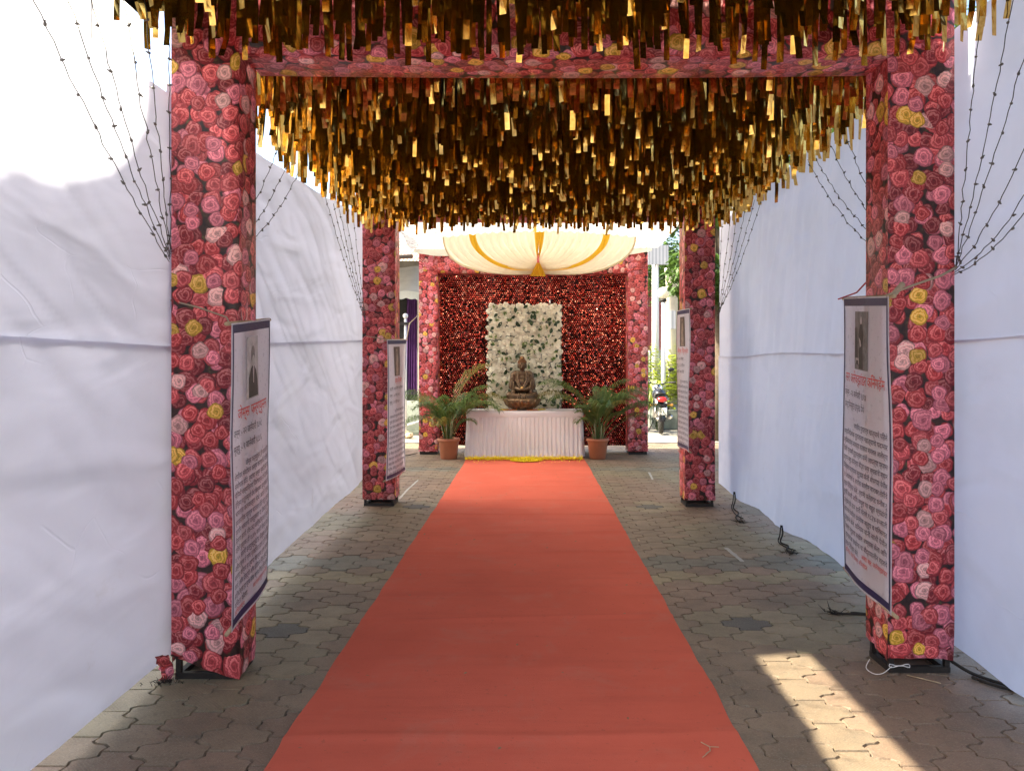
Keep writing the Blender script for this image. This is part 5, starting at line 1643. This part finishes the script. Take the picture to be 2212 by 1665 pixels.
# motorbike, seen from behind; local frame: +y is forward
def motorbike(label, X, Y, rz, paint):
    b = thing('motorbike', label, 'motorbike', (X, Y, 0), rz, 'motorbikes parked right of the shrine')
    def wheel(yc, nm):
        w = MB()
        prof = [(.205, -.035), (.26, -.052), (.295, -.040), (.305, 0), (.295, .040), (.26, .052), (.205, .035), (.205, -.035)]
        vs = []; fs = []; n = 28
        for r_, x in prof:
            for k in range(n):
                a = 2*PI*k/n; vs.append((x, yc + r_*math.cos(a), .305 + r_*math.sin(a)))
        for i in range(len(prof)-1):
            for k in range(n): fs.append((i*n+k, i*n+(k+1) % n, (i+1)*n+(k+1) % n, (i+1)*n+k))
        w.add(vs, fs)
        wo = w.build('wheel', M['tyre'], b, True, world=False)
        rm = MB()
        rm.tube([(0, yc + .205*math.cos(a), .305 + .205*math.sin(a)) for a in [k*2*PI/24 for k in range(25)]], .018, 6, False)
        for k in range(10):
            a = k*2*PI/10; rm.tube([(.0, yc, .305), (0, yc + .2*math.cos(a), .305 + .2*math.sin(a))], .006, 5)
        rm.tube([(-.09, yc, .305), (.09, yc, .305)], .04, 10)
        rm.build('rim', M['chrome'], wo, True, world=False)
    wheel(0, 'rear'); wheel(1.27, 'front')
    def fend(yc, a0, a1, r_, w_):
        return MB().grid(lambda u, v: ((u-.5)*w_, yc + (r_ - .03*(2*u-1)**2)*math.cos(R(a0 + (a1-a0)*v)), .305 + (r_ - .03*(2*u-1)**2)*math.sin(R(a0 + (a1-a0)*v))), 6, 14)
    fend(0, 60, 185, .37, .15).build('rear_fender', M[paint], b, True, world=False)
    fend(1.27, 20, 150, .35, .13).build('front_fender', M[paint], b, True, world=False)
    MB().box((-.085, -.40, .42), (.085, -.385, .56)).build('number_plate', M['bike_white'], b, world=False)
    MB().box((-.11, -.36, .58), (.11, -.30, .64)).build('plate_bracket', M['bike_black'], b, world=False)
    tl = MB(); tl.ball((0, -.36, .73), (.105, .06, .055), 16, 10); tl.build('tail_light', M['lamp_red'], b, True, world=False)
    cw = MB().grid(lambda u, v: (.15*math.cos(PI*u)*(1-.25*v), -.34 + .45*v, .70 + .14*math.sin(PI*u)*(1-.1*v)), 14, 6)
    cw.build('tail_cowl', M['bike_black'], b, True, world=False)
    for s_ in (-1, 1):
        m_ = MB(); m_.tube([(s_*.08, -.30, .62), (s_*.17, -.32, .62)], .010, 6); m_.ball((s_*.20, -.32, .62), (.035, .04, .03), 10, 7)
        m_.build('indicator', M['lamp_amber'], b, True, world=False)
        MB().tube([(s_*.10, .0, .34), (s_*.11, .12, .62)], [.030, .030], 10).build('shock_absorber', M['chrome'], b, True, world=False)
        MB().tube([(s_*.09, 0, .305), (s_*.09, .5, .34)], .022, 8).build('swingarm', M['bike_black'], b, True, world=False)
        MB().tube([(s_*.08, 1.27, .305), (s_*.085, 1.02, .95)], .022, 8).build('fork', M['chrome'], b, True, world=False)
        m_ = MB(); m_.tube([(s_*.10, .94, .98), (s_*.20, .90, 1.10), (s_*.26, .86, 1.30)], .007, 6); m_.ball((s_*.28, .86, 1.33), (.07, .018, .045), 12, 8)
        m_.build('mirror', M['bike_black'], b, True, world=False)
    m_ = MB(); m_.grid(lambda u, v: ((.12 - .02*v)*math.sin(PI*(u-.5))*1.1, -.22 + .75*v, .80 + .05*math.cos(PI*(u-.5)) - .06*math.sin(PI*v)), 10, 14)
    m_.build('seat', M['tyre'], b, True, world=False)
    MB().ball((0, .72, .80), (.15, .27, .13), 18, 12).build('fuel_tank', M[paint], b, True, world=False)
    m_ = MB(); m_.box((-.13, .38, .30), (.13, .78, .56)); m_.tube([(0, .70, .45), (0, .86, .66)], .08, 10); m_.build('engine', M['chrome'], b, world=False)
    m_ = MB(); m_.tube([(.13, .70, .30), (.16, .35, .28), (.18, .05, .33), (.18, -.25, .38)], [.022, .025, .042, .045], 12); m_.tube([(.18, -.25, .38), (.18, -.265, .383)], [.020, .020], 10)
    m_.build('exhaust', M['chrome'], b, True, world=False)
    m_ = MB(); m_.tube([(-.36, .80, 1.05), (-.22, .92, 1.04), (0, .98, .99), (.22, .92, 1.04), (.36, .80, 1.05)], .013, 8)
    hb = m_.build('handlebar', M['bike_black'], b, True, world=False)
    for s_ in (-1, 1): MB().tube([(s_*.37, .79, 1.052), (s_*.26, .885, 1.045)], .020, 8).build('grip', M['tyre'], hb, True, world=False)
    MB().ball((0, 1.10, .92), (.09, .08, .09), 14, 10).build('headlight', M['chrome'], b, True, world=False)
    MB().tube([(-.10, .42, .30), (-.24, .36, .015)], .012, 6).build('side_stand', M['bike_black'], b, True, world=False)
    return b
motorbike('motorbike seen from behind with a red tail light beside the shrine', 2.72, 16.0, R(-6), 'bike_black')
motorbike('blue motorbike mostly hidden by the shrine arch', 2.18, 16.7, R(10), 'bike_blue')
